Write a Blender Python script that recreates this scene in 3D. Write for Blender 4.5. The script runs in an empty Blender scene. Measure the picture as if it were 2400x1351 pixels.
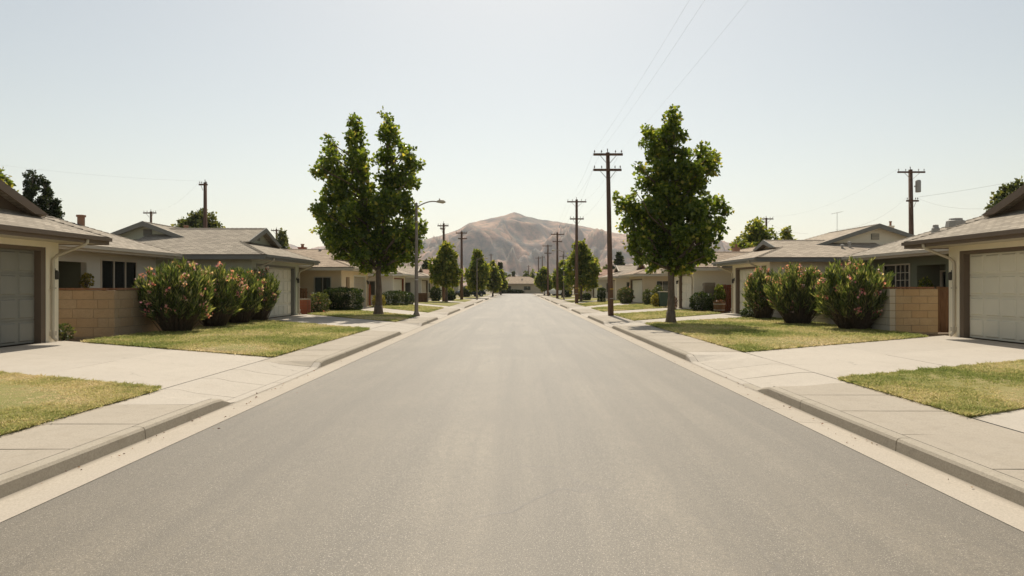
import bpy, bmesh, math, random
import numpy as np
from mathutils import Vector
R = math.radians
rng = np.random.default_rng(7)
random.seed(7)
sc = bpy.context.scene
C = sc.collection

# ------------------------------------------------------------------ camera, sky, sun, exposure
cam_d = bpy.data.cameras.new('camera'); cam = bpy.data.objects.new('camera', cam_d); C.objects.link(cam)
cam.location = (0, 0, 1.6); cam.rotation_euler = (R(90), 0, 0)
cam_d.sensor_width = 36; cam_d.lens = 22.5; cam_d.shift_x = -0.005; cam_d.shift_y = -0.001
cam_d.clip_start = 0.05; cam_d.clip_end = 20000
sc.camera = cam
SUN_EL = 54.0
w = bpy.data.worlds.new('World'); sc.world = w; w.use_nodes = True
nt = w.node_tree; bg = nt.nodes['Background']
sky = nt.nodes.new('ShaderNodeTexSky'); sky.sky_type = 'NISHITA'; sky.sun_disc = False
sky.sun_elevation = R(SUN_EL); sky.sun_rotation = 0.0
sky.altitude = 50; sky.air_density = 1.1; sky.dust_density = 1.35; sky.ozone_density = 1.0
hsv = nt.nodes.new('ShaderNodeHueSaturation'); hsv.inputs['Saturation'].default_value = 0.72      # hazy summer sky
nt.links.new(sky.outputs[0], hsv.inputs['Color']); wt = nt.nodes.new('ShaderNodeMix'); wt.data_type = 'RGBA'; wt.blend_type = 'MULTIPLY'; wt.inputs[0].default_value = 1.0; wt.inputs[7].default_value = (1.035, 0.966, 0.82, 1)
nt.links.new(hsv.outputs[0], wt.inputs[6]); nt.links.new(wt.outputs[2], bg.inputs[0]); bg.inputs[1].default_value = 0.095
sun_d = bpy.data.lights.new('sun', 'SUN'); sun_d.energy = 3.9; sun_d.angle = R(0.55); sun_d.color = (1, 0.925, 0.80)
sun = bpy.data.objects.new('sun', sun_d); C.objects.link(sun); sun.rotation_euler = (R(-(90 - SUN_EL)), 0, R(0)); sun.location = (0, 0, 60)
sc.view_settings.view_transform = 'Standard'; sc.view_settings.look = 'None'
sc.view_settings.exposure = 0.42; sc.view_settings.gamma = 1.0; sc.view_settings.use_curve_mapping = False
sc.cycles.volume_bounces = 1
sc.cycles.max_bounces = 8; sc.cycles.diffuse_bounces = 5; sc.cycles.transparent_max_bounces = 8

# ------------------------------------------------------------------ materials
def mat(name):
    m = bpy.data.materials.new(name); m.use_nodes = True
    return m, m.node_tree, m.node_tree.nodes['Principled BSDF']
def nd(t, typ, **kw):
    n = t.nodes.new(typ)
    for k, v in kw.items():
        if k in n.inputs.keys(): n.inputs[k].default_value = v
        else: setattr(n, k, v)
    return n
def noise(t, scale, detail=4, rough=0.55, vec=None, dist=0.0):
    n = nd(t, 'ShaderNodeTexNoise', Scale=scale, Detail=detail, Roughness=rough, Distortion=dist)
    if vec: t.links.new(vec, n.inputs['Vector'])
    return n.outputs['Fac']
def ramp(t, fac, stops):
    r = t.nodes.new('ShaderNodeValToRGB'); e = r.color_ramp.elements
    while len(e) < len(stops): e.new(0.5)
    for el, (p, c) in zip(e, stops):
        el.position = p; el.color = (*c, 1) if len(c) == 3 else c
    t.links.new(fac, r.inputs[0]); return r.outputs[0]
def mixc(t, fac, a, b, mode='MIX'):
    m = t.nodes.new('ShaderNodeMix'); m.data_type = 'RGBA'; m.blend_type = mode
    for s, x in ((0, fac), (6, a), (7, b)):
        if hasattr(x, 'is_linked'): t.links.new(x, m.inputs[s])
        elif s == 0: m.inputs[s].default_value = x
        else: m.inputs[s].default_value = (*x, 1)
    return m.outputs[2]
def vmap(t, scale=(1, 1, 1), kind='Object', rot=(0, 0, 0)):
    tc = t.nodes.new('ShaderNodeTexCoord') if kind != 'World' else t.nodes.new('ShaderNodeNewGeometry')
    mp = nd(t, 'ShaderNodeMapping'); mp.inputs['Scale'].default_value = scale; mp.inputs['Rotation'].default_value = rot
    t.links.new(tc.outputs['Position' if kind == 'World' else kind], mp.inputs[0]); return mp.outputs[0]
def bump(t, p, h, strength=0.3, dist=0.01):
    b = nd(t, 'ShaderNodeBump', Strength=strength, Distance=dist)
    t.links.new(h, b.inputs['Height']); t.links.new(b.outputs[0], p.inputs['Normal'])
def mathn(t, op, a, b=0.0):
    m = t.nodes.new('ShaderNodeMath'); m.operation = op
    for i, x in enumerate((a, b)):
        if hasattr(x, 'is_linked'): t.links.new(x, m.inputs[i])
        else: m.inputs[i].default_value = x
    return m.outputs[0]
def mul(c, k): return tuple(x * k for x in c)

def m_plain(name, col, rough=0.7, var=0.18, scale=3.0, bs=0.15, metal=0.0, bd=0.004):
    m, t, p = mat(name); v = vmap(t, kind='World')
    n = noise(t, scale, 5, 0.6, v); f = noise(t, scale * 14, 3, 0.6, v)
    c = mixc(t, n, mul(col, 1 - var), mul(col, 1 + var)); t.links.new(c, p.inputs['Base Color'])
    p.inputs['Roughness'].default_value = rough; p.inputs['Metallic'].default_value = metal
    p.inputs['Specular IOR Level'].default_value = 0.25
    bump(t, p, f, bs, bd); return m
def m_stucco(name, col):
    m, t, p = mat(name); v = vmap(t, kind='World')
    big = noise(t, 0.7, 5, 0.6, v); v2 = vmap(t, (5, 5, 0.5), 'World'); streak = noise(t, 1.0, 4, 0.6, v2)
    c = mixc(t, big, mul(col, 0.86), mul(col, 1.1)); c = mixc(t, mathn(t, 'MULTIPLY', streak, 0.22), c, mul(col, 0.66))
    t.links.new(c, p.inputs['Base Color']); p.inputs['Roughness'].default_value = 0.92; p.inputs['Specular IOR Level'].default_value = 0.15
    h = noise(t, 45, 3, 0.7, v); bump(t, p, h, 0.55, 0.012); return m
def m_concrete(name, col, stain=0.3, dirt=False):
    m, t, p = mat(name); v = vmap(t, kind='World')
    oi = t.nodes.new('ShaderNodeObjectInfo')
    big = noise(t, 0.55, 6, 0.62, v); mid = noise(t, 2.3, 6, 0.7, v, 0.6); fine = noise(t, 60, 4, 0.75, v)
    c = mixc(t, big, mul(col, 0.84), mul(col, 1.1))
    c = mixc(t, mathn(t, 'MULTIPLY', ramp(t, mid, [(0.5, (0, 0, 0)), (0.75, (1, 1, 1))]), stain), c, mul((col[0], col[1] * 0.95, col[2] * 0.86), 0.66))
    c = mixc(t, ramp(t, fine, [(0.3, (1, 1, 1)), (0.62, (0, 0, 0))]), c, mul(col, 0.70))
    pit = noise(t, 9, 6, 0.75, v); c = mixc(t, mathn(t, 'MULTIPLY', ramp(t, pit, [(0.55, (0, 0, 0)), (0.7, (1, 1, 1))]), stain), c, mul(col, 0.62))
    cv = nd(t, 'ShaderNodeTexVoronoi', feature='DISTANCE_TO_EDGE', Scale=0.3); wv = t.nodes.new('ShaderNodeVectorMath'); wv.operation = 'MULTIPLY_ADD'; cn = nd(t, 'ShaderNodeTexNoise', Scale=2.0, Detail=5.0); t.links.new(v, cn.inputs['Vector']); t.links.new(cn.outputs['Color'], wv.inputs[0]); wv.inputs[1].default_value = (0.7, 0.7, 0.7); t.links.new(v, wv.inputs[2]); t.links.new(wv.outputs[0], cv.inputs['Vector'])
    ck = mathn(t, 'MULTIPLY', ramp(t, cv.outputs['Distance'], [(0.0, (1, 1, 1)), (0.002, (1, 1, 1)), (0.004, (0, 0, 0))]), ramp(t, noise(t, 0.5, 3, 0.5, v), [(0.52, (0, 0, 0)), (0.6, (0.7, 0.7, 0.7))])); c = mixc(t, ck, c, mul(col, 0.35))
    if dirt:
        sp = t.nodes.new('ShaderNodeSeparateXYZ'); t.links.new(v, sp.inputs[0]); ax = mathn(t, 'ABSOLUTE', mathn(t, 'ADD', sp.outputs[0], 0.11))
        dl = noise(t, 1.0, 5, 0.7, vmap(t, (14, 0.8, 1), 'World')); e = mathn(t, 'ADD', mathn(t, 'MULTIPLY', mathn(t, 'SUBTRACT', ax, 3.72), 9.0), mathn(t, 'SUBTRACT', dl, 0.62))
        c = mixc(t, ramp(t, e, [(0.0, (0, 0, 0)), (0.6, (0.8, 0.8, 0.8))]), c, mul(col, 0.42))
    c = mixc(t, mathn(t, 'MULTIPLY', oi.outputs['Random'], 0.16), c, mul(col, 0.5))
    t.links.new(c, p.inputs['Base Color']); p.inputs['Roughness'].default_value = 0.9; p.inputs['Specular IOR Level'].default_value = 0.2
    bump(t, p, fine, 0.25, 0.004); return m
def m_asphalt():
    m, t, p = mat('asphalt'); v = vmap(t, kind='World')
    vs = vmap(t, (1.0, 0.03, 1), 'World'); lane = noise(t, 1.5, 6, 0.65, vs)
    vd = vmap(t, (0.8, 0.22, 1), 'World', (0, 0, R(24))); smear = noise(t, 0.8, 6, 0.62, vd, 0.8)
    big = noise(t, 0.28, 5, 0.6, v); fine = noise(t, 55, 4, 0.8, v); spk = noise(t, 140, 2, 0.6, v)
    base = (0.20, 0.165, 0.114)
    c = mixc(t, ramp(t, big, [(0.34, (0, 0, 0)), (0.66, (1, 1, 1))]), mul(base, 0.74), mul(base, 1.16)); c = mixc(t, ramp(t, lane, [(0.40, (0, 0, 0)), (0.58, (1, 1, 1))]), mul(base, 0.66), c)
    c = mixc(t, mathn(t, 'MULTIPLY', ramp(t, smear, [(0.46, (0, 0, 0)), (0.66, (1, 1, 1))]), 0.6), c, mul(base, 0.55))
    med = noise(t, 14, 5, 0.75, v); c = mixc(t, mathn(t, 'MULTIPLY', ramp(t, med, [(0.40, (1, 1, 1)), (0.58, (0, 0, 0))]), 0.5), c, mul(base, 0.62))
    c = mixc(t, ramp(t, fine, [(0.3, (0.9, 0.9, 0.9)), (0.55, (0, 0, 0))]), c, mul(base, 0.4))
    c = mixc(t, ramp(t, spk, [(0.58, (0, 0, 0)), (0.70, (0.9, 0.9, 0.9))]), c, (0.46, 0.40, 0.32))
    # cracks
    vw = t.nodes.new('ShaderNodeVectorMath'); vw.operation = 'ADD'
    nz = nd(t, 'ShaderNodeTexNoise', Scale=1.6, Detail=4.0); t.links.new(v, nz.inputs['Vector'])
    sc_ = t.nodes.new('ShaderNodeVectorMath'); sc_.operation = 'SCALE'; sc_.inputs[3].default_value = 0.9; t.links.new(nz.outputs['Color'], sc_.inputs[0])
    t.links.new(v, vw.inputs[0]); t.links.new(sc_.outputs[0], vw.inputs[1])
    vo = nd(t, 'ShaderNodeTexVoronoi', feature='DISTANCE_TO_EDGE', Scale=0.13); t.links.new(vw.outputs[0], vo.inputs['Vector'])
    cr = ramp(t, vo.outputs['Distance'], [(0.0, (1, 1, 1)), (0.0008, (1, 1, 1)), (0.002, (0, 0, 0))])
    msk = ramp(t, noise(t, 0.35, 3, 0.5, v), [(0.48, (0, 0, 0)), (0.62, (1, 1, 1))])
    crm = mathn(t, 'MULTIPLY', mathn(t, 'MULTIPLY', cr, msk), 0.6)
    c = mixc(t, crm, c, (0.075, 0.068, 0.06))
    t.links.new(c, p.inputs['Base Color']); p.inputs['Roughness'].default_value = 0.6; p.inputs['Specular IOR Level'].default_value = 0.6
    h = mathn(t, 'SUBTRACT', fine, mathn(t, 'MULTIPLY', crm, 2.0)); bump(t, p, h, 0.45, 0.006); return m
def m_shingle(name, col, var=0.34):
    m, t, p = mat(name); tc = t.nodes.new('ShaderNodeTexCoord'); uv = tc.outputs['UV']; v = vmap(t, kind='World')
    b = nd(t, 'ShaderNodeTexBrick', Scale=1.0); b.inputs['Brick Width'].default_value = 0.30; b.inputs['Row Height'].default_value = 0.145
    b.inputs['Mortar Size'].default_value = 0.016; b.inputs['Mortar Smooth'].default_value = 0.3; b.inputs['Bias'].default_value = 0.0
    b.inputs['Color1'].default_value = (*mul(col, 1 - var), 1); b.inputs['Color2'].default_value = (*mul(col, 1 + var), 1); b.inputs['Mortar'].default_value = (*mul(col, 0.42), 1)
    t.links.new(uv, b.inputs['Vector'])
    big = noise(t, 0.5, 5, 0.6, v); fine = noise(t, 30, 3, 0.7, v)
    c = mixc(t, 0.3, b.outputs['Color'], mixc(t, big, mul(col, 0.7), mul(col, 1.25)))
    c = mixc(t, mathn(t, 'MULTIPLY', fine, 0.35), c, mul(col, 0.65))
    t.links.new(c, p.inputs['Base Color']); p.inputs['Roughness'].default_value = 0.95; p.inputs['Specular IOR Level'].default_value = 0.15
    # each course rises towards its lower edge
    sp = t.nodes.new('ShaderNodeSeparateXYZ'); t.links.new(uv, sp.inputs[0])
    fr = mathn(t, 'FRACT', mathn(t, 'DIVIDE', sp.outputs[1], 0.145))
    h = mathn(t, 'ADD', mathn(t, 'SUBTRACT', 1.0, fr), mathn(t, 'MULTIPLY', b.outputs['Fac'], -0.6)); h = mathn(t, 'ADD', h, mathn(t, 'MULTIPLY', fine, 0.6))
    bump(t, p, h, 0.7, 0.012); return m
def m_leaf(name, hue_stops, trans=0.45, rough=0.5, spec=0.3):
    m, t, p = mat(name); a = nd(t, 'ShaderNodeAttribute', attribute_name='rnd')
    c = ramp(t, a.outputs['Fac'], hue_stops)
    t.links.new(c, p.inputs['Base Color']); p.inputs['Roughness'].default_value = rough; p.inputs['Specular IOR Level'].default_value = spec
    tr = t.nodes.new('ShaderNodeBsdfTranslucent'); tcol = mixc(t, 1.0, c, (1.45, 1.35, 0.55), 'MULTIPLY'); t.links.new(tcol, tr.inputs[0])
    mx = t.nodes.new('ShaderNodeMixShader'); mx.inputs[0].default_value = trans
    t.links.new(p.outputs[0], mx.inputs[1]); t.links.new(tr.outputs[0], mx.inputs[2])
    t.links.new(mx.outputs[0], t.nodes['Material Output'].inputs[0]); return m
def m_bark(name, col, wood=False):
    m, t, p = mat(name); v = vmap(t, (9, 9, 0.9) if wood else (7, 7, 1.8), 'World')
    n = noise(t, 1.6, 6, 0.7, v, 0.6)
    c = ramp(t, n, [(0.25, mul(col, 0.45)), (0.55, col), (0.8, mul(col, 1.4))])
    t.links.new(c, p.inputs['Base Color']); p.inputs['Roughness'].default_value = 0.95; p.inputs['Specular IOR Level'].default_value = 0.15
    bump(t, p, n, 0.8, 0.02); return m
def m_lawn():
    m, t, p = mat('lawn_turf'); v = vmap(t, kind='World')
    n = noise(t, 0.55, 5, 0.6, v); f = noise(t, 9, 5, 0.7, v); g = noise(t, 70, 3, 0.7, v)
    c = ramp(t, n, [(0.3, (0.17, 0.19, 0.055)), (0.5, (0.25, 0.235, 0.085)), (0.68, (0.38, 0.30, 0.15))])
    c = mixc(t, mathn(t, 'MULTIPLY', f, 0.6), c, (0.28, 0.24, 0.1)); c = mixc(t, ramp(t, g, [(0.25, (1, 1, 1)), (0.5, (0, 0, 0))]), c, (0.12, 0.12, 0.045))
    t.links.new(c, p.inputs['Base Color']); p.inputs['Roughness'].default_value = 1.0; p.inputs['Specular IOR Level'].default_value = 0.1
    bump(t, p, g, 0.6, 0.02); return m
def m_blade():
    m, t, p = mat('grass_blades'); a = nd(t, 'ShaderNodeAttribute', attribute_name='rnd')
    c = ramp(t, a.outputs['Fac'], [(0.0, (0.23, 0.27, 0.07)), (0.3, (0.40, 0.395, 0.13)), (0.55, (0.60, 0.515, 0.22)), (1.0, (0.78, 0.63, 0.38))])
    t.links.new(c, p.inputs['Base Color']); p.inputs['Roughness'].default_value = 0.7; p.inputs['Specular IOR Level'].default_value = 0.15
    tr = t.nodes.new('ShaderNodeBsdfTranslucent'); t.links.new(c, tr.inputs[0]); mx = t.nodes.new('ShaderNodeMixShader'); mx.inputs[0].default_value = 0.45
    t.links.new(p.outputs[0], mx.inputs[1]); t.links.new(tr.outputs[0], mx.inputs[2]); t.links.new(mx.outputs[0], t.nodes['Material Output'].inputs[0]); return m
def m_mountain():
    m, t, p = mat('dry_mountain'); v = vmap(t, kind='World')
    n = mathn(t, 'ADD', mathn(t, 'MULTIPLY', noise(t, 0.0035, 4, 0.6, v, 0.4), 0.45), mathn(t, 'MULTIPLY', noise(t, 0.013, 8, 0.68, v, 0.5), 0.55)); f = noise(t, 0.04, 6, 0.7, v)
    c = ramp(t, n, [(0.42, (0.12, 0.125, 0.12)), (0.47, (0.22, 0.175, 0.15)), (0.515, (0.37, 0.245, 0.185)), (0.60, (0.49, 0.33, 0.235))])
    c = mixc(t, ramp(t, f, [(0.40, (0.8, 0.8, 0.8)), (0.52, (0, 0, 0))]), c, (0.21, 0.19, 0.15))
    t.links.new(c, p.inputs['Base Color']); p.inputs['Roughness'].default_value = 1.0; p.inputs['Specular IOR Level'].default_value = 0.0
    bump(t, p, f, 0.5, 5.0); return m
def m_plain_ground():
    m, t, p = mat('dry_plain'); v = vmap(t, kind='World'); n = noise(t, 0.02, 7, 0.65, v)
    c = ramp(t, n, [(0.35, (0.07, 0.08, 0.04)), (0.5, (0.2, 0.16, 0.1)), (0.65, (0.3, 0.24, 0.16))]); t.links.new(c, p.inputs['Base Color']); p.inputs['Roughness'].default_value = 1; return m
def m_glass():
    m, t, p = mat('window_glass'); t.nodes.remove(p)
    tr = t.nodes.new('ShaderNodeBsdfTransparent'); tr.inputs[0].default_value = (0.62, 0.66, 0.65, 1); gl = t.nodes.new('ShaderNodeBsdfGlossy'); gl.inputs['Roughness'].default_value = 0.04
    fr = nd(t, 'ShaderNodeFresnel', IOR=1.55); mx = t.nodes.new('ShaderNodeMixShader'); t.links.new(fr.outputs[0], mx.inputs[0]); t.links.new(tr.outputs[0], mx.inputs[1]); t.links.new(gl.outputs[0], mx.inputs[2])
    bp = nd(t, 'ShaderNodeBump', Strength=0.05, Distance=0.02); t.links.new(noise(t, 1.2, 2, 0.5, vmap(t, kind='World')), bp.inputs['Height']); t.links.new(bp.outputs[0], gl.inputs['Normal'])
    t.links.new(mx.outputs[0], t.nodes['Material Output'].inputs[0]); return m
def m_block(name, col):
    m, t, p = mat(name); v = vmap(t, kind='World'); oi = t.nodes.new('ShaderNodeObjectInfo')
    n = noise(t, 4, 6, 0.7, v); f = noise(t, 70, 3, 0.7, v)
    c = mixc(t, n, mul(col, 0.72), mul(col, 1.2)); c = mixc(t, mathn(t, 'MULTIPLY', oi.outputs['Random'], 0.4), c, (col[0] * 0.9, col[1] * 0.72, col[2] * 0.55))
    c = mixc(t, ramp(t, f, [(0.3, (1, 1, 1)), (0.5, (0, 0, 0))]), c, mul(col, 0.55))
    t.links.new(c, p.inputs['Base Color']); p.inputs['Roughness'].default_value = 0.95; p.inputs['Specular IOR Level'].default_value = 0.15; bump(t, p, f, 0.7, 0.01); return m

M = {}
M['asphalt'] = m_asphalt(); M['walk'] = m_concrete('pavement_concrete', (0.45, 0.39, 0.31), 0.55); M['drive'] = m_concrete('driveway_concrete', (0.525, 0.465, 0.385), 0.4)
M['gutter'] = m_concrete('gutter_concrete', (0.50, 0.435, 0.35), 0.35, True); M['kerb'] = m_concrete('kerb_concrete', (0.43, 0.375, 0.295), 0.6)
M['joint'] = m_plain('joint_dirt', (0.13, 0.105, 0.08), 1.0); M['lawn'] = m_lawn(); M['blade'] = m_blade(); M['soil'] = m_plain('bare_soil', (0.16, 0.12, 0.08), 1.0, 0.3, 4, 0.5, 0, 0.02)
M['mountain'] = m_mountain(); M['plain'] = m_plain_ground(); M['glass'] = m_glass()
M['cream'] = m_stucco('cream_stucco', (0.85, 0.77, 0.61)); M['sage'] = m_stucco('sage_stucco', (0.50, 0.51, 0.41)); M['tan'] = m_stucco('tan_stucco', (0.60, 0.50, 0.35)); M['peach'] = m_stucco('peach_stucco', (0.76, 0.61, 0.41))
M['grey'] = m_stucco('grey_stucco', (0.58, 0.55, 0.46)); M['olive'] = m_stucco('olive_stucco', (0.17, 0.18, 0.125)); M['white'] = m_stucco('white_stucco', (0.76, 0.71, 0.60))
M['sh_grey'] = m_shingle('grey_shingle', (0.36, 0.31, 0.245)); M['sh_brown'] = m_shingle('brown_shingle', (0.40, 0.31, 0.225)); M['sh_tan'] = m_shingle('tan_shingle', (0.42, 0.35, 0.27)); M['sh_red'] = m_shingle('red_shingle', (0.40, 0.26, 0.19))
M['f_brown'] = m_plain('brown_trim_paint', (0.15, 0.112, 0.082), 0.6, 0.15, 2); M['f_grey'] = m_plain('grey_trim_paint', (0.19, 0.185, 0.165), 0.6, 0.15, 2); M['f_cream'] = m_plain('cream_trim_paint', (0.52, 0.46, 0.36), 0.6, 0.12, 2); M['f_white'] = m_plain('white_trim_paint', (0.66, 0.62, 0.54), 0.55, 0.1, 2)
M['g_grey'] = m_plain('grey_garage_paint', (0.23, 0.222, 0.19), 0.6, 0.08, 1.5); M['g_white'] = m_plain('white_garage_paint', (0.68, 0.635, 0.52), 0.55, 0.08, 1.5); M['g_tan'] = m_plain('tan_garage_paint', (0.42, 0.35, 0.26), 0.6, 0.08, 1.5)
M['d_brown'] = m_plain('brown_door_paint', (0.11, 0.055, 0.035), 0.5); M['d_red'] = m_plain('red_brown_paint', (0.22, 0.075, 0.045), 0.6); M['d_dark'] = m_plain('dark_door_paint', (0.055, 0.05, 0.04), 0.6)
M['block_l'] = m_block('tan_block', (0.42, 0.315, 0.21)); M['block_r'] = m_block('sand_block', (0.46, 0.34, 0.205)); M['mortar'] = m_plain('mortar', (0.25, 0.205, 0.15), 1.0); M['cap'] = m_block('brick_cap', (0.26, 0.14, 0.085)); M['render'] = m_stucco('grey_render', (0.50, 0.44, 0.35))
M['brick'] = m_block('red_brick', (0.30, 0.10, 0.06)); M['stone'] = m_block('rough_stone', (0.24, 0.20, 0.15)); M['fence'] = m_bark('fence_wood', (0.16, 0.09, 0.05), True); M['fence_red'] = m_bark('redwood_fence', (0.20, 0.075, 0.042), True)
M['pole'] = m_bark('pole_wood', (0.15, 0.095, 0.068), True); M['bark'] = m_bark('tree_bark', (0.165, 0.125, 0.09)); M['steel'] = m_plain('galvanised_steel', (0.36, 0.35, 0.32), 0.5, 0.12, 4, 0.1, 0.4); M['wire'] = m_plain('wire_rubber', (0.26, 0.25, 0.235), 0.6)
M['lamp'] = m_plain('weathered_lamp_post', (0.23, 0.19, 0.15), 0.7, 0.2, 4); M['porcelain'] = m_plain('insulator', (0.28, 0.25, 0.22), 0.3); M['band'] = m_plain('yellow_band', (0.6, 0.38, 0.05), 0.6); M['lead'] = m_plain('vent_metal', (0.33, 0.31, 0.28), 0.6, 0.2); M['clay'] = m_plain('clay_flue', (0.30, 0.17, 0.11), 0.85, 0.25)
M['curtain'] = m_plain('curtain_cloth', (0.5, 0.48, 0.42), 0.9); M['bin'] = m_plain('green_bin_plastic', (0.045, 0.075, 0.06), 0.5); M['carpaint_d'] = m_plain('dark_car_paint', (0.02, 0.03, 0.032), 0.25, 0.05); M['carpaint_w'] = m_plain('white_car_paint', (0.7, 0.68, 0.64), 0.25, 0.05); M['rubber'] = m_plain('tyre_rubber', (0.02, 0.02, 0.02), 0.8)
M['gum'] = m_leaf('sweetgum_leaf', [(0, (0.06, 0.105, 0.022)), (0.5, (0.125, 0.18, 0.034)), (0.88, (0.26, 0.30, 0.055)), (1, (0.46, 0.40, 0.11))], 0.6, 0.35, 0.5)  # pale upper stops carry backlit highlights as leaf colour
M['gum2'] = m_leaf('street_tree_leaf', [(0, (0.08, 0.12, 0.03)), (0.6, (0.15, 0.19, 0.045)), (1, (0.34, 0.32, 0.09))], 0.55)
M['oleander'] = m_leaf('oleander_leaf', [(0, (0.06, 0.095, 0.03)), (0.55, (0.145, 0.19, 0.06)), (1, (0.50, 0.48, 0.25))], 0.46, 0.3, 0.9)  # palest stop paints glossy sun glints into the leaf colour
M['petal'] = m_leaf('pink_petal', [(0, (0.68, 0.22, 0.27)), (0.5, (0.80, 0.42, 0.44)), (1, (0.90, 0.74, 0.70))], 0.4)
M['hedge'] = m_leaf('hedge_leaf', [(0, (0.018, 0.035, 0.012)), (0.7, (0.04, 0.065, 0.018)), (1, (0.13, 0.15, 0.03))], 0.35)
M['conifer'] = m_leaf('conifer_needles', [(0, (0.02, 0.033, 0.014)), (0.7, (0.04, 0.058, 0.02)), (1, (0.1, 0.11, 0.03))], 0.25)
M['olive_leaf'] = m_leaf('grey_green_leaf', [(0, (0.06, 0.08, 0.035)), (0.7, (0.11, 0.13, 0.05)), (1, (0.22, 0.22, 0.09))], 0.4)
M['yellow_leaf'] = m_leaf('yellow_leaf', [(0, (0.14, 0.14, 0.03)), (0.6, (0.3, 0.25, 0.05)), (1, (0.5, 0.4, 0.1))], 0.4)
M['litter'] = m_leaf('fallen_leaves', [(0, (0.10, 0.05, 0.03)), (0.5, (0.22, 0.09, 0.06)), (1, (0.45, 0.30, 0.20))], 0.2)

# ------------------------------------------------------------------ builders
def tag(o, label=None, cat=None, group=None, kind=None):
    if label: o['label'] = label
    if cat: o['category'] = cat
    if group: o['group'] = group
    if kind: o['kind'] = kind
    return o
def thing(name, label, cat, loc=(0, 0, 0), group=None):
    o = bpy.data.objects.new(name, None); C.objects.link(o); o.location = loc; o.empty_display_size = 0.3
    return tag(o, label, cat, group)
def wpos(p):
    x = Vector((0, 0, 0))
    while p: x += p.location; p = p.parent
    return x
def link(name, me, parent=None, pos=(0, 0, 0)):
    o = bpy.data.objects.new(name, me); C.objects.link(o)
    if parent: o.parent = parent; o.location = Vector(pos) - wpos(parent)
    else: o.location = pos
    return o
class MB:
    def __init__(self, f=None): self.v = []; self.f = []; self.uv = []; self.t = f or (lambda a, b, c: (a, b, c))
    def add(self, vs, fs, uvs=None):
        n = len(self.v); self.v += [self.t(*p) for p in vs]
        for i, q in enumerate(fs):
            self.f.append([n + k for k in q]); self.uv.append(uvs[i] if uvs else None)
        return self
    def box(self, x0, x1, y0, y1, z0, z1):
        return self.add([(x, y, z) for z in (z0, z1) for y in (y0, y1) for x in (x0, x1)], [(0, 2, 3, 1), (4, 5, 7, 6), (0, 1, 5, 4), (2, 6, 7, 3), (0, 4, 6, 2), (1, 3, 7, 5)])
    def bar(self, a, b, wx, wz, up=(0, 0, 1)):          # box beam between two points
        a = Vector(a); b = Vector(b); d = (b - a).normalized(); s = d.cross(Vector(up)).normalized(); u = s.cross(d)
        vs = [p + s * i * wx / 2 + u * j * wz / 2 for p in (a, b) for i, j in ((-1, -1), (1, -1), (1, 1), (-1, 1))]
        return self.add([tuple(x) for x in vs], [(0, 1, 2, 3), (7, 6, 5, 4), (0, 4, 5, 1), (1, 5, 6, 2), (2, 6, 7, 3), (3, 7, 4, 0)])
    def tube(self, pts, r, n=6, cap=True):
        pts = [Vector(p) for p in pts]; rs = r if isinstance(r, (list, tuple)) else [r] * len(pts); vs = []; fs = []
        ref = Vector((0, 0, 1)) if abs((pts[-1] - pts[0]).normalized().z) < 0.9 else Vector((1, 0, 0))
        for i, p in enumerate(pts):
            d = (pts[min(i + 1, len(pts) - 1)] - pts[max(i - 1, 0)]).normalized(); s = d.cross(ref).normalized(); u = s.cross(d)
            vs += [tuple(p + (s * math.cos(k * 2 * math.pi / n) + u * math.sin(k * 2 * math.pi / n)) * rs[i]) for k in range(n)]
        for i in range(len(pts) - 1):
            for k in range(n): fs.append((i * n + k, i * n + (k + 1) % n, (i + 1) * n + (k + 1) % n, (i + 1) * n + k))
        if cap: fs.append(tuple(range(n - 1, -1, -1))); fs.append(tuple(range((len(pts) - 1) * n, len(pts) * n)))
        return self.add(vs, fs)
    def lathe(self, c, prof, n=12):
        return self.tube([(c[0], c[1], c[2] + z) for r, z in prof], [max(r, 0.001) for r, z in prof], n)
    def slab(self, poly, th, uvs=None):                   # polygon with thickness straight down
        n = len(poly); bot = [(a, b, c - th) for a, b, c in poly]
        fs = [tuple(range(n)), tuple(range(2 * n - 1, n - 1, -1))] + [(i, i + n, (i + 1) % n + n, (i + 1) % n) for i in range(n)]
        us = [uvs, uvs[::-1] if uvs else None] + [[uvs[i], uvs[i], uvs[(i + 1) % n], uvs[(i + 1) % n]] if uvs else None for i in range(n)]
        return self.add(list(poly) + bot, fs, us if uvs else None)
    def mesh(self, name, m=None, smooth=False, fix=True):
        me = bpy.data.meshes.new(name); me.from_pydata(self.v, [], self.f); me.update()
        if any(u for u in self.uv):
            L = me.uv_layers.new(name='UVMap')
            for p, u in zip(me.polygons, self.uv):
                if u:
                    for k, li in enumerate(p.loop_indices): L.data[li].uv = u[k]
        if fix:
            bm = bmesh.new(); bm.from_mesh(me); bmesh.ops.recalc_face_normals(bm, faces=bm.faces); bm.to_mesh(me); bm.free()
        if smooth: me.polygons.foreach_set('use_smooth', [True] * len(me.polygons))
        if m: me.materials.append(M[m])
        return me
    def build(self, name, m, parent=None, smooth=False, fix=True): return link(name, self.mesh(name, m, smooth, fix), parent)
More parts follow.
